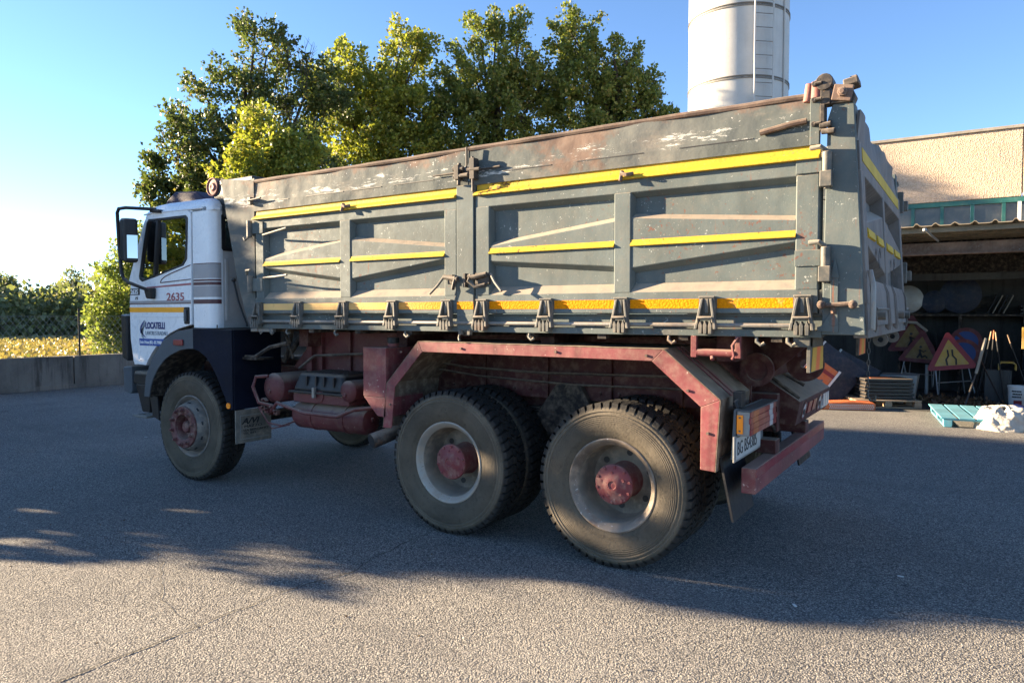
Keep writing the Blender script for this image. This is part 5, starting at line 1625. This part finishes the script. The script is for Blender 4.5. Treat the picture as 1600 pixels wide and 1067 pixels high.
# ---- tailgate
tg = MB()
pr(tg, tail_P, .05, 2.45, [(.075, 1.56), (.075, 2.60), (.10, 2.60), (.10, 1.56)])
tg = tg.build('tailgate', 'tailgate', truck)
m = MB(); pr(m, tail_P, .03, 2.47, [(0, 2.600), (0, 2.43), (.075, 2.38), (.075, 2.600)]); m.build('top_rail', 'tailgate', tg, bevel=.005)
m = MB(); pr(m, tail_P, .03, 2.47, [(0, 1.535), (0, 1.72), (.075, 1.80), (.075, 1.535)]); m.build('bottom_rail', 'tailgate', tg, bevel=.005)
for a, b in ((.03, .17), (1.10, 1.19), (2.33, 2.47)):
    m = MB(); post(m, tail_P, a, b, 1.72, 2.44, .078, .02, .02, -.003); m.build('post', 'tailgate', tg, bevel=.006)
for a, b, l, r_ in ((.17, 1.10, (2.17, 2.06), (2.30, 1.93)), (1.19, 2.33, (2.30, 1.93), (2.17, 2.06))):
    m = MB(); rib(m, tail_P, a, b, l, r_, .078, .004, .05); m.build('rib', 'tailgate', tg, bevel=.005)
    for u0 in (a + .05, a + (b - a) * .55):
        m = MB(); pr(m, tail_P, u0, u0 + (b - a) * .36, [(.004, 2.15), (-.003, 2.145), (-.008, 2.10), (.004, 2.095)]); m.build('yellow_stripe', 'yellow', tg)
m = MB(); pr(m, tail_P, .12, 2.30, [(.002, 2.575), (-.003, 2.575), (-.003, 2.50), (.002, 2.50)]); m.build('yellow_stripe', 'yellow', tg)
# bent upper sheet
vs, fs = [], []
rnd = random.Random(4)
nx, nz = 44, 6
for s in (0, 1):
    for j in range(nz + 1):
        for i in range(nx + 1):
            y = .04 + 2.42 * i / nx; t = j / nz
            hz = .195 - .03 * (math.sin(y * 5.1 + .6) > .55) - .012 * math.sin(y * 8) - (.03 if y > 1.6 else 0)
            z = 2.60 + hz * t
            dx = .022 * t * math.sin(y * 4.2 + 1) + .01 * t * math.sin(y * 11)
            vs.append((xp(z) - .012 + dx - s * .014, y, z))
n = (nx + 1) * (nz + 1)
q = lambda i, j: j * (nx + 1) + i
for j in range(nz):
    for i in range(nx):
        fs.append((q(i, j), q(i + 1, j), q(i + 1, j + 1), q(i, j + 1)))
        fs.append((n + q(i, j), n + q(i, j + 1), n + q(i + 1, j + 1), n + q(i + 1, j)))
edge = [q(i, 0) for i in range(nx + 1)] + [q(nx, j) for j in range(1, nz + 1)] + [q(i, nz) for i in range(nx - 1, -1, -1)] + [q(0, j) for j in range(nz - 1, 0, -1)]
for a, b in zip(edge, edge[1:] + edge[:1]):
    fs.append((a, n + a, n + b, b))
MB().add(vs, fs).build('upper_sheet', 'tailgate', tg)
# spreader chute plates low on the tailgate
def chute(y0, y1):
    m = MB()
    pr(m, tail_P, y0, y1, [(.0, 1.86), (-.014, 1.80), (-.018, 1.60), (-.008, 1.60), (-.006, 1.795), (.01, 1.85)])
    for y in (y0, y1 - .012):
        pr(m, tail_P, y, y + .012, [(.0, 1.87), (-.024, 1.80), (-.030, 1.60), (-.02, 1.56), (.0, 1.58)])
    return m
for a, b in ((.20, .92), (1.0, 1.42), (1.50, 2.32)):
    chute(a, b).build('spreader_chute', 'tailgate', tg, bevel=.003)
m = MB()
pr(m, tail_P, .25, .90, [(-.016, 1.705), (-.030, 1.70), (-.030, 1.692), (-.016, 1.69)])
m.build('chute_bar', 'castgrey', tg)
for y in (.34, 1.6, 2.1):
    MB().cyl(tail_P(y, -.002, 1.66), tail_P(y, -.06, 1.66), .028, 12).build('chute_stud', 'castgrey', tg)
for y in (.95, 1.75):
    m = MB(); m.lathe([(.045, -.008), (.045, .008), (.018, .008), (.018, -.008), (.045, -.008)], (1.47, y, 1.50), 'Y', 20)
    m.build('lifting_eye', 'castgrey', tg)
MB().tube([tail_P(2.52, -.0, 1.70), tail_P(2.60, -.01, 1.71), tail_P(2.62, -.01, 1.67), tail_P(2.55, -.0, 1.65)], .012, 8).build('chain_hook', 'castgrey', tg)
m = MB()
m.tube([tail_P(.035, -.02, 1.58), tail_P(.03, -.035, 1.82), tail_P(.05, -.02, 1.90)], .014, 8)
m.build('edge_rod', 'steel', tg)
for (u, z, s) in ((.55, 1.99, .16), (1.45, 1.98, .16)):
    o = text('C' if u < 1 else 'C', (xp(z) + .013, u, z), tg, 'ink', s, (math.pi / 2, .5, math.pi / 2), 1.0, bold=.004, name='paint_mark')

# ---- rear end: lamps, plates, underrun bar, hitch box
m = MB().xz([(.770, .795), (.785, 1.095), (.800, 1.105), (.800, .795)], .045, .075)
m.box(.785, .80, .05, .70, .80, 1.10)
lb = m.build('lamp_carrier', 'fendergrey', truck, bevel=.004)
m = MB().box(.80, .875, .055, .72, .942, 1.088)
lamp = m.build('tail_lamp', 'lampgrey', truck, bevel=.006)
MB().box(.795, .885, .05, .735, 1.086, 1.096).build('lamp_hood', 'fendergrey', lamp, bevel=.004)
for y0, y1, mt in ((.06, .125, 'redlens'), (.125, .25, 'amberlens'), (.25, .42, 'redlens'), (.42, .53, 'redlens'), (.53, .62, 'whitelens'), (.62, .71, 'redlens')):
    m = MB()
    for k in range(4):
        z = .945 + k * .0355
        s = .012 * math.sin(k * 2.2)
        m.box(.875, .882, y0 + s + .001, y1 + s, z, z + .034)
    m.build('lens', mt, lamp, bevel=.002)
MB().box(.803, .84, .045, .054, .955, 1.068).build('side_reflector', 'orangelens', lamp, bevel=.003)
MB().cyl((.822, .044, 1.052), (.822, .041, 1.052), .006, 10).cyl((.822, .044, .972), (.822, .041, .972), .006, 10).build('screw', 'castgrey', lamp)
l2 = copy_tree(lamp, truck); l2.scale = (1, -1, 1)
pl = MB().box(.803, .808, .03, .60, .80, .93).build('number_plate', 'plate', truck, bevel=.002)
text('BG B54385', (.809, .045, .825), pl, 'ink', .115, RX, .86, bold=.0)
part('plate_backing', 'lampgrey', MB().box(.792, .803, .01, .63, .785, .94), bevel=.003)
m = MB().tube([(.79, .10, 1.10), (.78, .10, 1.13), (.80, .12, 1.155)], .018, 8).box(.765, .815, .10, .20, 1.10, 1.20)
part('plug_socket', 'black', m, bevel=.01)
m = MB().box(.82, .906, .096, 2.40, .592, .747)
ub = m.build('underrun_bar', 'redworn', truck, bevel=.006)
MB().box(.906, .9085, .10, 2.39, .690, .740).build('red_tape', 'redlens', ub)
for y in (.62, 1.62):
    MB().box(.50, .90, y, y + .12, .748, .84).build('bar_bracket', 'redin', ub, bevel=.005)
m = MB().prism([(.45, .95, 1.26), (.72, .95, 1.24), (.985, .95, 1.065), (.985, .95, 1.05), (.955, .95, .895), (.45, .95, .93)], (0, 1.2, 0))
hx = m.build('hitch_box', 'redin', truck, bevel=.006)
for y in (1.03, 1.62):
    m = MB(); a = Matrix.Rotation(R(78.8), 3, 'Y')
    c = Vector((.975, y + .10, .985))
    m.lathe([(.0001, .0), (.062, .0), (.062, .004), (.0001, .004)], (0, 0, 0), 'X', 24)
    m.v = [tuple(c + Matrix.Rotation(R(11), 3, 'Y') @ Vector(v)) for v in m.v]
    dsc = m.build('speed_disc', 'plate', hx)
    m = MB(); m.lathe([(.062, .0), (.062, .006), (.052, .006), (.052, .0)], (0, 0, 0), 'X', 24)
    m.v = [tuple(c + Matrix.Rotation(R(11), 3, 'Y') @ Vector(v)) for v in m.v]
    m.build('disc_border', 'redlens', hx)
    text('80' if y < 1.5 else '70', (c.x + .005, y + .055, .958), hx, 'ink', .075, (math.pi / 2 - R(0), R(0), math.pi / 2), .95, bold=.002)
m = MB()
for y0 in (1.26, 1.44):
    m.hexa([(.968, y0, .95), (.968, y0 + .12, .95), (.975, y0 + .12, .95), (.975, y0, .95), (.981, y0 + .02, 1.03), (.981, y0 + .14, 1.03), (.988, y0 + .14, 1.03), (.988, y0 + .02, 1.03)])
m.build('hazard_patch', 'redlens', hx)
m = MB().box(.955, .975, 1.85, 2.12, .92, 1.05)
for y in (1.87, 1.96, 2.05):
    m.box(.975, .985, y, y + .07, .935, 1.035)
m.build('patch_frame', 'whitelens', hx, bevel=.003)
for q_, r_ in (([(.75, .98, 1.25), (.97, 1.0, 1.08)], .014), ([(.72, 1.35, 1.26), (.93, 1.38, 1.14)], .014), ([(.55, .80, 1.05), (.60, .85, .93), (.7, .90, .86), (.75, .92, .95), (.72, .88, 1.02)], .010), ([(.80, .70, .98), (.85, .78, .90), (.84, .86, .86), (.80, .9, .92)], .010)):
    MB().tube(q_, r_, 6).build('cable', 'dark', hx)
# triangular chassis brace and pivot tube behind the rear mudguard
m = MB().xz([(.60, 1.50), (1.10, 1.50), (1.02, 1.42), (.72, 1.16), (.60, 1.16)], .74, .80)
m.cyl((.78, .60, 1.30), (.78, 1.9, 1.30), .075, 20)
m.lathe([(.11, .58), (.11, .62), (.07, .62), (.07, .58), (.11, .58)], (.78, 0, 1.30), 'Y', 24)
m.lathe([(.12, .55), (.12, .60), (.03, .60), (.03, .55), (.12, .55)], (1.02, .35, 1.33), 'Y', 24)
part('tipping_pivot', 'redin', m, bevel=.004)
# hanging pipe bracket
for x in (.535, .80):
    MB().box(x, x + .035, .0, .035, 1.405, 1.535).build('bracket_upright', 'redworn', truck, bevel=.003)
m = MB().cyl((.572, .018, 1.435), (.80, .018, 1.433), .024, 14)
m.cyl((.572, .018, 1.435), (.566, .018, 1.435), .020, 14)
m.tube([(.82, -.01, 1.53), (.79, -.02, 1.48), (.80, -.02, 1.42), (.79, -.02, 1.40)], .009, 6)
m.tube([(.66, .018, 1.42), (.67, -.005, 1.395)], .012, 8)
part('bracket_pipe', 'redworn', m)
# striped reflective boards hung under the body's rear corners
def hazard(y0, y1, x):
    h = MB().box(x, x + .02, y0 - .02, y1, 1.335, 1.54).build('hazard_board', 'castgrey', truck, bevel=.002)
    w = y1 - y0
    n = 3
    for i in range(n):
        a, b = y0 + w * i / n, y0 + w * (i + 1) / n
        s = w / n * .35
        MB().prism([(x + .0205, a, 1.34), (x + .0205, b, 1.34), (x + .0205, min(b + s, y1), 1.475), (x + .0205, min(a + s, y1), 1.475)], (.003, 0, 0)).build('hazard_stripe', ('hazyellow', 'hazorange', 'hazyellow')[i] if y0 < 1 else ('hazorange', 'hazyellow', 'hazorange')[i], h)
    return h
hazard(.06, .42, 1.19)
hazard(2.06, 2.42, 1.19)
m = MB().box(1.12, 1.21, .02, .10, 1.48, 1.54)
part('board_mount', 'castgrey', m, bevel=.003)
m = MB()
for k in range(10):
    z = 1.52 - k * .042
    a = [(0, .012), (.008, .008), (.010, 0), (.008, -.008), (0, -.012)]
    pts = [(dx, dz * 1.9) for dx, dz in a] + [(-dx, dz * 1.9) for dx, dz in a[::-1]]
    m.tube([(1.33 + (dx if k % 2 else 0), 1.60 + (0 if k % 2 else dx), z + dz) for dx, dz in pts], .0035, 5)
m.tube([(1.33, 1.60, 1.11), (1.33, 1.60, 1.06), (1.35, 1.60, 1.03), (1.38, 1.60, 1.04), (1.38, 1.60, 1.07)], .009, 6)
part('hook_chain', 'castgrey', m)

# ------------------------------------------------------------------ things in and in front of the store
def pallet(base, ang, mat, label, nb=5, L_=1.2, W_=1.0, pw=.135):
    p = empty('pallet', base)
    tag(p, label, 'pallet', 'pallets')
    M = Matrix.Rotation(ang, 3, 'Z'); B = Vector(base)
    def slab(c, size, name):
        c = B + M @ Vector(c)
        MB().obox(c, size, M).build(name, mat, p, bevel=.004, seg=1)
    for i in range(nb):
        slab((0, -W_ / 2 + .07 + i * (W_ - .14) / (nb - 1), .131), (L_, pw, .022), 'plank')
    for x in (-L_ / 2 + .06, 0, L_ / 2 - .06):
        slab((x, 0, .109), (.10, W_, .02), 'cross_plank')
        for y in (-W_ / 2 + .06, 0, W_ / 2 - .06):
            slab((x, y, .061), (.12, .11, .074), 'block')
    for y in (-W_ / 2 + .06, 0, W_ / 2 - .06):
        slab((0, y, .012), (L_, .1, .022), 'bottom_plank')
    return p
pallet((2.02, 9.0, .004), R(98), 'bluewood', 'light blue painted pallet lying on the asphalt in front of the store', 5, 1.75, 1.05, .195)
pallet((.55, 10.35, .004), R(25), 'wood', 'raw timber pallet under the stack of black blocks', 5, 1.1, .9)

def cloth_heap(base, rx, ry, h, label, seed):
    rg2 = random.Random(seed)
    n, mm = 46, 20
    ph = [(rg2.randint(2, 9), rg2.uniform(0, 6.28), rg2.uniform(.4, 1)) for _ in range(7)]
    p0 = rg2.uniform(0, 6)
    vs = []
    for j in range(mm + 1):
        t = j / mm
        for i in range(n):
            a = 2 * math.pi * i / n
            w = sum(k * math.sin(f * a + p + 3.5 * t * math.sin(f + p)) for f, p, k in ph) / 7
            r = math.cos(t * math.pi / 2) ** .55 * (1 + .30 * w * (1 - t * .4)) + .05 * abs(math.sin(4.5 * a + 6 * t + p0)) * (1 - t)
            z = h * (math.sin(t * math.pi / 2) ** .9) * (1 + .22 * w)
            vs.append((base[0] + rx * r * math.cos(a), base[1] + ry * r * math.sin(a), base[2] + z + .035 * abs(math.sin(7 * a + 9 * t)) * math.sin(math.pi * min(1, t * 1.2))))
    fs = [(j * n + i, j * n + (i + 1) % n, (j + 1) * n + (i + 1) % n, (j + 1) * n + i) for j in range(mm) for i in range(n)]
    o = MB().add(vs, fs).build('cloth_heap', 'cloth', sharp=80)
    s_ = o.modifiers.new('smooth', 'SUBSURF'); s_.levels = s_.render_levels = 2
    for sc_, st_, ty in ((.24, .085, 'CLOUDS'), (.09, .018, 'CLOUDS')):
        tx = bpy.data.textures.new('fold', ty); tx.noise_scale = sc_; tx.noise_depth = 1
        if st_ > .05:
            tx.noise_type = 'HARD_NOISE'
        dm = o.modifiers.new('folds', 'DISPLACE'); dm.texture = tx; dm.strength = st_; dm.mid_level = .5; dm.texture_coords = 'GLOBAL'
    tag(o, label, 'cloth')
    return o
cloth_heap((2.36, 8.32, .0), .36, .34, .33, 'crumpled off-white cloth heaped over the edge of the blue pallet', 3)
cloth_heap((2.66, 8.7, .0), .34, .3, .28, 'small heap of dirty pale rags beside the larger cloth heap', 8)
m = MB().obox((2.72, 8.25, .20), (.55, .3, .05), Matrix.Rotation(R(-28), 3, 'Z') @ Matrix.Rotation(R(18), 3, 'Y'))
o = m.build('tarpaulin', 'bluedark', bevel=.02); tag(o, 'folded dark blue tarpaulin on the rag heap', 'tarpaulin')
m = MB().obox((2.72, 8.45, .27), (.5, .18, .05), Matrix.Rotation(R(-20), 3, 'Z') @ Matrix.Rotation(R(14), 3, 'Y'))
o = m.build('rag', 'signblue', bevel=.02); tag(o, 'blue and white rag on top of the heap', 'rag')

def tri(c, s, y, up=.0):
    h = s * .866
    return [(c[0] - s / 2, y, c[1]), (c[0] + s / 2, y, c[1]), (c[0], y, c[1] + h)]
def rot_sign(name, loc, yaw, tilt, roll=0.):
    e = empty(name, loc)
    e.rotation_euler = (tilt, roll, yaw)
    ORG[e] = Vector((0, 0, 0))
    return e
def rounded_tri(s, rr, cz=0.):
    """corner-rounded equilateral triangle, centroid at the origin, in local XZ"""
    pts = []
    for k, a in enumerate((210, 330, 90)):
        c = ((s / 1.732 - 2 * rr) * math.cos(R(a)), (s / 1.732 - 2 * rr) * math.sin(R(a)))
        for d in range(-60, 61, 20):
            pts.append((c[0] + rr * math.cos(R(a + d)), c[1] + rr * math.sin(R(a + d)) + cz))
    return pts
def tri_sign(name, loc, yaw, tilt, roll, s, label, sym, stand=True, group=None, old=''):  # old='old' picks the sign colours darkened for the store's shade
    e = rot_sign(name, loc, yaw, tilt, roll)
    tag(e, label, 'road sign', group)
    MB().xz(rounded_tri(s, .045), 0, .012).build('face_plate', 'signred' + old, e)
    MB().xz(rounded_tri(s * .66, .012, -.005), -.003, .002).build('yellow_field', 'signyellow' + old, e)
    m = MB()
    k = s / .9
    if sym == 'narrow':
        for sgn, top in ((-1, .055), (1, -.0)):
            pts = [(sgn * .075, -.17), (sgn * .085, -.06), (sgn * .035, .01), (sgn * .04, .13)]
            m.tube([(x * k, -.005, z * k) for x, z in pts], .016 * k, 6)
    else:
        m.tube([(-.05 * k, -.005, -.16 * k), (.0, -.005, -.05 * k), (-.02 * k, -.005, .03 * k)], .022 * k, 6)
        m.tube([(.05 * k, -.005, -.16 * k), (.0, -.005, -.05 * k)], .02 * k, 6)
        m.tube([(-.02 * k, -.005, .03 * k), (.06 * k, -.005, -.02 * k), (.11 * k, -.005, .02 * k)], .014 * k, 6)
        m.lathe([(.0001, -.006), (.028 * k, -.006), (.028 * k, .0)], (-.005 * k, 0, .09 * k), 'Y', 14)
        m.tube([(.03 * k, -.005, -.15 * k), (.10 * k, -.005, -.10 * k), (.15 * k, -.005, -.15 * k)], .02 * k, 6)
    m.build('symbol', 'ink', e)
    if stand:
        m = MB()
        b_ = -s * .29
        for x0 in (-.28, .28):
            m.tube([(x0 * .7, .02, .1), (x0, .02, b_ - .02), (x0 * 1.1, -.06, b_ - .48)], .011, 6)
            m.tube([(x0 * .6, .03, .05), (x0 * .8, .45, b_ - .42)], .011, 6)
        m.tube([(-.29, .0, b_ - .24), (.29, .0, b_ - .24)], .009, 6)
        m.build('stand', 'galv', e)
    return e
tri_sign('road_sign', (1.60, 12.15, .84), R(10), R(-12), R(-6), .90, 'red bordered triangular road narrows sign on a tubular stand', 'narrow')
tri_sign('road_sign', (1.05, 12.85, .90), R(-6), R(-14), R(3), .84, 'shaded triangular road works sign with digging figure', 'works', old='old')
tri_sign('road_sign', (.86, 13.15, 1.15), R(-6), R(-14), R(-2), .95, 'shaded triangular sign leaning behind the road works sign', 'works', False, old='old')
def round_sign(loc, yaw, tilt, r, label):
    e = rot_sign('round_sign', loc, yaw, tilt)
    tag(e, label, 'road sign', 'no parking signs')
    MB().lathe([(.0001, 0), (r, 0), (r, .012), (.0001, .012)], n=40).build('red_disc', 'signredold', e)  # sign red darkened for the store's shade
    MB().lathe([(.0001, -.003), (r * .74, -.003), (r * .74, .0), (.0001, .0)], n=40).build('blue_field', 'signblue', e)
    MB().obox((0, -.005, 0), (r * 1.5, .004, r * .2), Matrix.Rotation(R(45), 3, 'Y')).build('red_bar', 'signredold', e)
    return e
round_sign((1.80, 12.75, .88), R(0), R(-10), .29, 'round no parking sign leaning right behind the road narrows sign')
round_sign((1.84, 13.05, 1.10), R(4), R(-10), .29, 'round no parking sign higher up behind the first one')

# trestle; its leg's sunlit upper part is painted in with a paler material
t = empty('trestle', (2.05, 10.7, 0))
tag(t, 'dark folding trestle with a leg painted pale where sunlit, leaning in the store opening', 'trestle')
MB().tube([(2.02, 10.75, .62), (2.15, 10.85, 1.24)], .025, 8).build('sunlit_leg_part', 'sheet', t)
m = MB().tube([(1.85, 10.5, .0), (2.02, 10.75, .62)], .017, 8)
m.tube([(2.12, 10.85, 1.1), (2.02, 11.3, .3)], .012, 6)
m.tube([(2.06, 10.8, .9), (2.44, 11.4, .02)], .014, 6)
m.tube([(2.12, 10.85, 1.15), (1.95, 11.2, .45)], .010, 6)
m.build('dark_leg', 'black', t)
g = empty('tool_bundle', (2.4, 11.9, 0))
tag(g, 'bundle of upright tool handles with pale tips behind the trestle', 'tools')
for i, (x, y, z, tx) in enumerate(((2.22, 11.8, 1.34, .06), (2.28, 11.9, 1.36, .02), (2.33, 11.8, 1.33, -.05), (2.55, 12.0, 1.28, -.12))):
    MB().tube([(x - tx * 3, y + .1, .01), (x, y, z - .16)], .013, 6).build('shaft', 'black', g)
    MB().tube([(x, y, z - .16), (x + tx * .4, y, z)], .014, 6).build('handle', 'wood' if i != 1 else 'orangeplastic', g)
bx = empty('sheet_metal_bin', (2.36, 11.95, 0))
tag(bx, 'grey board bin with yellow tubular handles beside the bucket', 'bin')
MB().box(2.16, 2.58, 11.9, 12.3, .006, .62).build('body', 'block', bx, bevel=.008)
for y in (11.98, 12.16):
    MB().tube([(2.38, y, .62), (2.38, y, .72), (2.42, y, .76), (2.60, y, .76), (2.64, y, .72), (2.64, y, .62)], .014, 8).build('handle', 'signyellow', bx)
bk = empty('bucket', (2.66, 11.35, 0))
tag(bk, 'white plastic paint bucket with smudged print', 'bucket')
MB().lathe([(.0001, .006), (.135, .006), (.16, .36), (.168, .36), (.168, .39), (.155, .39), (.13, .02), (.0001, .02)], (2.66, 11.35, 0), 'Z', 32).build('pail', 'bucket', bk)
m = MB()
for k in range(3):
    m = MB()
    for j in range(6):
        a = R(235 + j * 9 + (k % 2) * 4)
        rr = .150 + .004 * k
        m.obox((2.66 + rr * math.cos(a), 11.35 + rr * math.sin(a), .20 + .05 * k), (.004, .02, .026), Matrix.Rotation(a, 3, 'Z'))
    m.build('print_line', 'ink', bk)
MB().obox((2.66 + .146 * math.cos(R(265)), 11.35 + .146 * math.sin(R(265)), .10), (.004, .12, .08), Matrix.Rotation(R(265), 3, 'Z')).build('red_label', 'signred', bk)
o = MB().lathe([(.0001, .006), (.12, .006), (.13, .30), (.06, .34), (.05, .40), (.0001, .40)], (2.86, 10.9, 0), 'Z', 24).build('fuel_can', 'orangeplastic')
tag(o, 'orange plastic container at the picture edge beside the bucket', 'container')
yb = empty('yellow_sign', (2.80, 12.0, 1.25))
tag(yb, 'yellow square sign board on a pole at the picture edge', 'road sign')
MB().box(2.72, 3.20, 12.0, 12.012, 1.02, 1.42).build('sign_board', 'signyellow', yb, bevel=.004)
MB().cyl((2.95, 12.03, .006), (2.95, 12.03, 1.3), .025, 8).build('pole', 'galv', yb)
MB().lathe([(.0001, -.004), (.05, -.004), (.05, 0)], (2.86, 12.0, 1.12), 'Y', 12).build('print', 'whiteink', yb)
dr = empty('blue_drum', (3.05, 12.4, 0))
tag(dr, 'dark blue drum standing below the yellow sign', 'drum')
MB().lathe([(.0001, .006), (.29, .006), (.29, .3), (.30, .31), (.29, .32), (.29, .6), (.30, .61), (.29, .62), (.29, .9), (.0001, .9)], (3.05, 12.4, 0), 'Z', 32).build('barrel', 'bluedark', dr)

# shelf with discs along the back wall
sf = empty('wall_shelf', (2.0, 13.7, 1.7))
tag(sf, 'long dark shelf on the back wall of the store', 'shelf')
MB().box(.3, 3.6, 13.3, 13.99, 1.62, 1.66).build('shelf_board', 'dark', sf)
for x in (.6, 1.7, 2.8):
    MB().box(x, x + .05, 13.35, 13.99, .006, 1.62).build('upright', 'dark', sf)
for x, r_, lb in ((1.72, .38, 'large dark blue oval disc standing on the shelf'), (1.25, .24, 'small dark disc on the shelf beside the blue oval'), (.75, .30, 'round convex mirror lying on the shelf behind the tipper')):
    o = MB().lathe([(.0001, -.03), (r_ * .7, -.02), (r_, 0), (r_, .02), (.0001, .02)], (x, 13.55, 1.68 + r_), 'Y', 36).build('shelf_disc', 'bluedark' if r_ != .30 else 'galv')
    tag(o, lb, 'disc')
for k in range(4):
    o = MB().obox((2.28 + k * .09, 13.6, 1.86), (.02, .4, .40), Matrix.Rotation(R(24), 3, 'Y')).build('panel_board', 'sheet' if k % 2 else 'black')
    tag(o, ['first', 'second', 'third', 'fourth'][k] + ' thin panel from the left in the leaning row on the shelf', 'panel', 'leaning panels on the shelf')
for k in range(5):
    o = MB().box(2.75 + (k % 2) * .04, 3.35, 13.35, 13.9, 1.662 + k * .035, 1.692 + k * .035).build('flat_board', 'block')
    tag(o, ['lowest', 'second lowest', 'middle', 'second highest', 'topmost'][k] + ' flat board of the stack at the shelf end', 'board', 'boards stacked on the shelf')
for i, (a, b_, r_, lb, mt) in enumerate((((1.0, 11.6, .006), (.78, 12.5, .62), .015, 'thin metal bar leaning in front of the road works sign', 'galv'),
                                        ((1.17, 12.9, .006), (1.17, 12.9, .62), .035, 'grey upright pipe left of the road narrows sign', 'galv'),
                                        ((1.36, 13.2, .006), (1.30, 13.2, 1.25), .02, 'pole standing between the triangular signs', 'black'))):
    o = MB().tube([a, b_], r_, 10).build('metal_pipe', mt); tag(o, lb, 'pipe')
o = MB().tube([(.62, 13.1, 1.50), (.95, 13.1, 1.48), (1.15, 13.1, 1.30)], .03, 8).build('ribbed_hose', 'sheet')
tag(o, 'ribbed pale hose hanging below the shelf', 'hose')

# stack of black blocks, dark blue barrier panels and orange ramp at the tipper's corner
st = (.60, 10.35)
for k in range(6):
    e = empty('rubber_block', (st[0], st[1], .145 + k * .062))
    tag(e, ['lowest black block of the stack, lying on the timber pallet', 'second black block from the bottom of the stack', 'third black block from the bottom of the stack', 'third black block from the top of the stack', 'second black block from the top of the stack', 'uppermost black block of the stack, with two orange strips'][k], 'block', 'stacked black blocks')
    M = Matrix.Rotation(R(25), 3, 'Z')
    MB().obox((st[0] + .01 * math.sin(k * 2), st[1], .176 + k * .062), (.82, .62, .052), M).build('slab', 'black', e, bevel=.012)
    if k == 5:
        for s_ in (-.09, .06):
            MB().obox(Vector((st[0], st[1], .515)) + M @ Vector((-.08, s_, 0)), (.36, .09, .004), M).build('orange_strip', 'orangeplastic', e)
o = MB().hexa([(.55, 11.0, .006), (1.05, 11.05, .006), (1.05, 11.5, .006), (.55, 11.5, .006), (.48, 10.95, .52), (1.12, 11.0, .52), (1.12, 11.55, .52), (.48, 11.55, .52)]).build('plastic_tub', 'lampgrey', bevel=.02)
tag(o, 'grey plastic tub behind the stack of black blocks', 'tub')
for (c0, sz, ax, ang, lb) in (((-.30, 10.2, .48), (.9, .06, 1.0), 'Y', 38, 'dark blue barrier panel leaning nearest to the hazard boards'), ((-.02, 10.75, .42), (.8, .06, .85), 'Y', 30, 'dark blue panel leaning behind the first one')):
    e = empty('barrier_panel', c0); tag(e, lb, 'panel', 'dark blue barrier panels')
    M = Matrix.Rotation(R(20), 3, 'Z') @ Matrix.Rotation(R(ang), 3, 'Y')
    MB().obox(c0, sz, M).build('board', 'bluedark', e, bevel=.01)
    MB().obox(Vector(c0) + M @ Vector((-sz[0] / 2 - .012, -.02, 0)), (.02, .10, sz[2]), M).build('edge_strip', 'signwhite', e)
e = empty('striped_barrier', (-.62, 9.75, .3)); tag(e, 'red and white striped barrier board behind the bumper corner', 'barrier')
M = Matrix.Rotation(R(20), 3, 'Z') @ Matrix.Rotation(R(36), 3, 'Y')
MB().obox((-.55, 9.95, .38), (.5, .03, .9), M).build('board', 'orangeplastic', e)
for k in range(4):
    MB().obox(Vector((-.55, 9.95, .38)) + M @ Vector((0, -.017, -.34 + k * .22)), (.5, .004, .07), M).build('stripe', 'signred', e)
MB().obox(Vector((-.55, 9.95, .38)) + M @ Vector((.27, -.01, 0)), (.04, .05, .95), M).build('edge_strip', 'signwhite', e)
e = empty('orange_ramp', (.1, 9.5, 0)); tag(e, 'low orange studded ramp with a pale perforated side lying on the asphalt', 'ramp')
M = Matrix.Rotation(R(22), 3, 'Z')
B0 = Vector((.05, 9.42, .004))
m = MB(); m.prism([B0 + M @ Vector(q) for q in ((-.62, -.12, 0), (.52, -.12, 0), (.52, -.12, .115), (.10, -.12, .135), (-.30, -.12, .11))], M @ Vector((0, .34, 0)))
m.build('ramp_body', 'orangeplastic', e, bevel=.006)
m = MB()
for i in range(26):
    for j in range(5):
        x = -.28 + i * .031
        z = .112 + (.023 * min(1, max(0, (x + .30) / .4))) - (max(0, x - .10) * .047)
        m.obox(B0 + M @ Vector((x, -.09 + j * .066, z + .004)), (.016, .036, .012), M)
m.build('stud', 'orangeplastic', e)
m = MB()
for i in range(22):
    for j in range(3):
        m.obox(B0 + M @ Vector((-.22 + i * .033 + (j % 2) * .012, -.123, .025 + j * .032)), (.020, .006, .018), M)
m.build('perforated_side', 'bucket', e)
# dry leaves swept into the opening
n = 900
rg3 = np.random.default_rng(77)
pts = np.stack([1.7 + rg3.normal(0, .45, n), 11.6 + rg3.normal(0, .35, n), .012 + .06 * rg3.random(n) ** 2], 1)
o = leaf_mesh('dry_leaves', 'deadleaf', pts, np.tile([0, 0, .05], (n, 1)), .07, 78, None)
tag(o, kind='stuff', label='dry leaves swept into the store opening')
# small pale litter on the yard
for i, (x, y, lb) in enumerate(((1.62, .86, 'tiny white paper scrap on the shaded asphalt right of the rear bumper'), (-7.4, 1.2, 'tiny pale scrap on the asphalt far left'), (1.15, .02, 'tiny white chip on the asphalt at the shadow edge'))):
    o = MB().obox((x, y, .008), (.035, .012, .006), Matrix.Rotation(i * 1.1, 3, 'Z')).build('paper_scrap', 'signwhite'); tag(o, lb, 'litter')
n = 1500
pts = np.stack([-2.0 + rg3.uniform(-4, 5, n), -1.6 + rg3.normal(0, 1.2, n), np.full(n, .004)], 1)
o = leaf_mesh('fallen_leaf_bits', 'deadleaf', pts[:260], np.tile([0, 0, .02], (260, 1)), .014, 79, None)
tag(o, kind='stuff', label='tiny dry leaf bits on the asphalt')
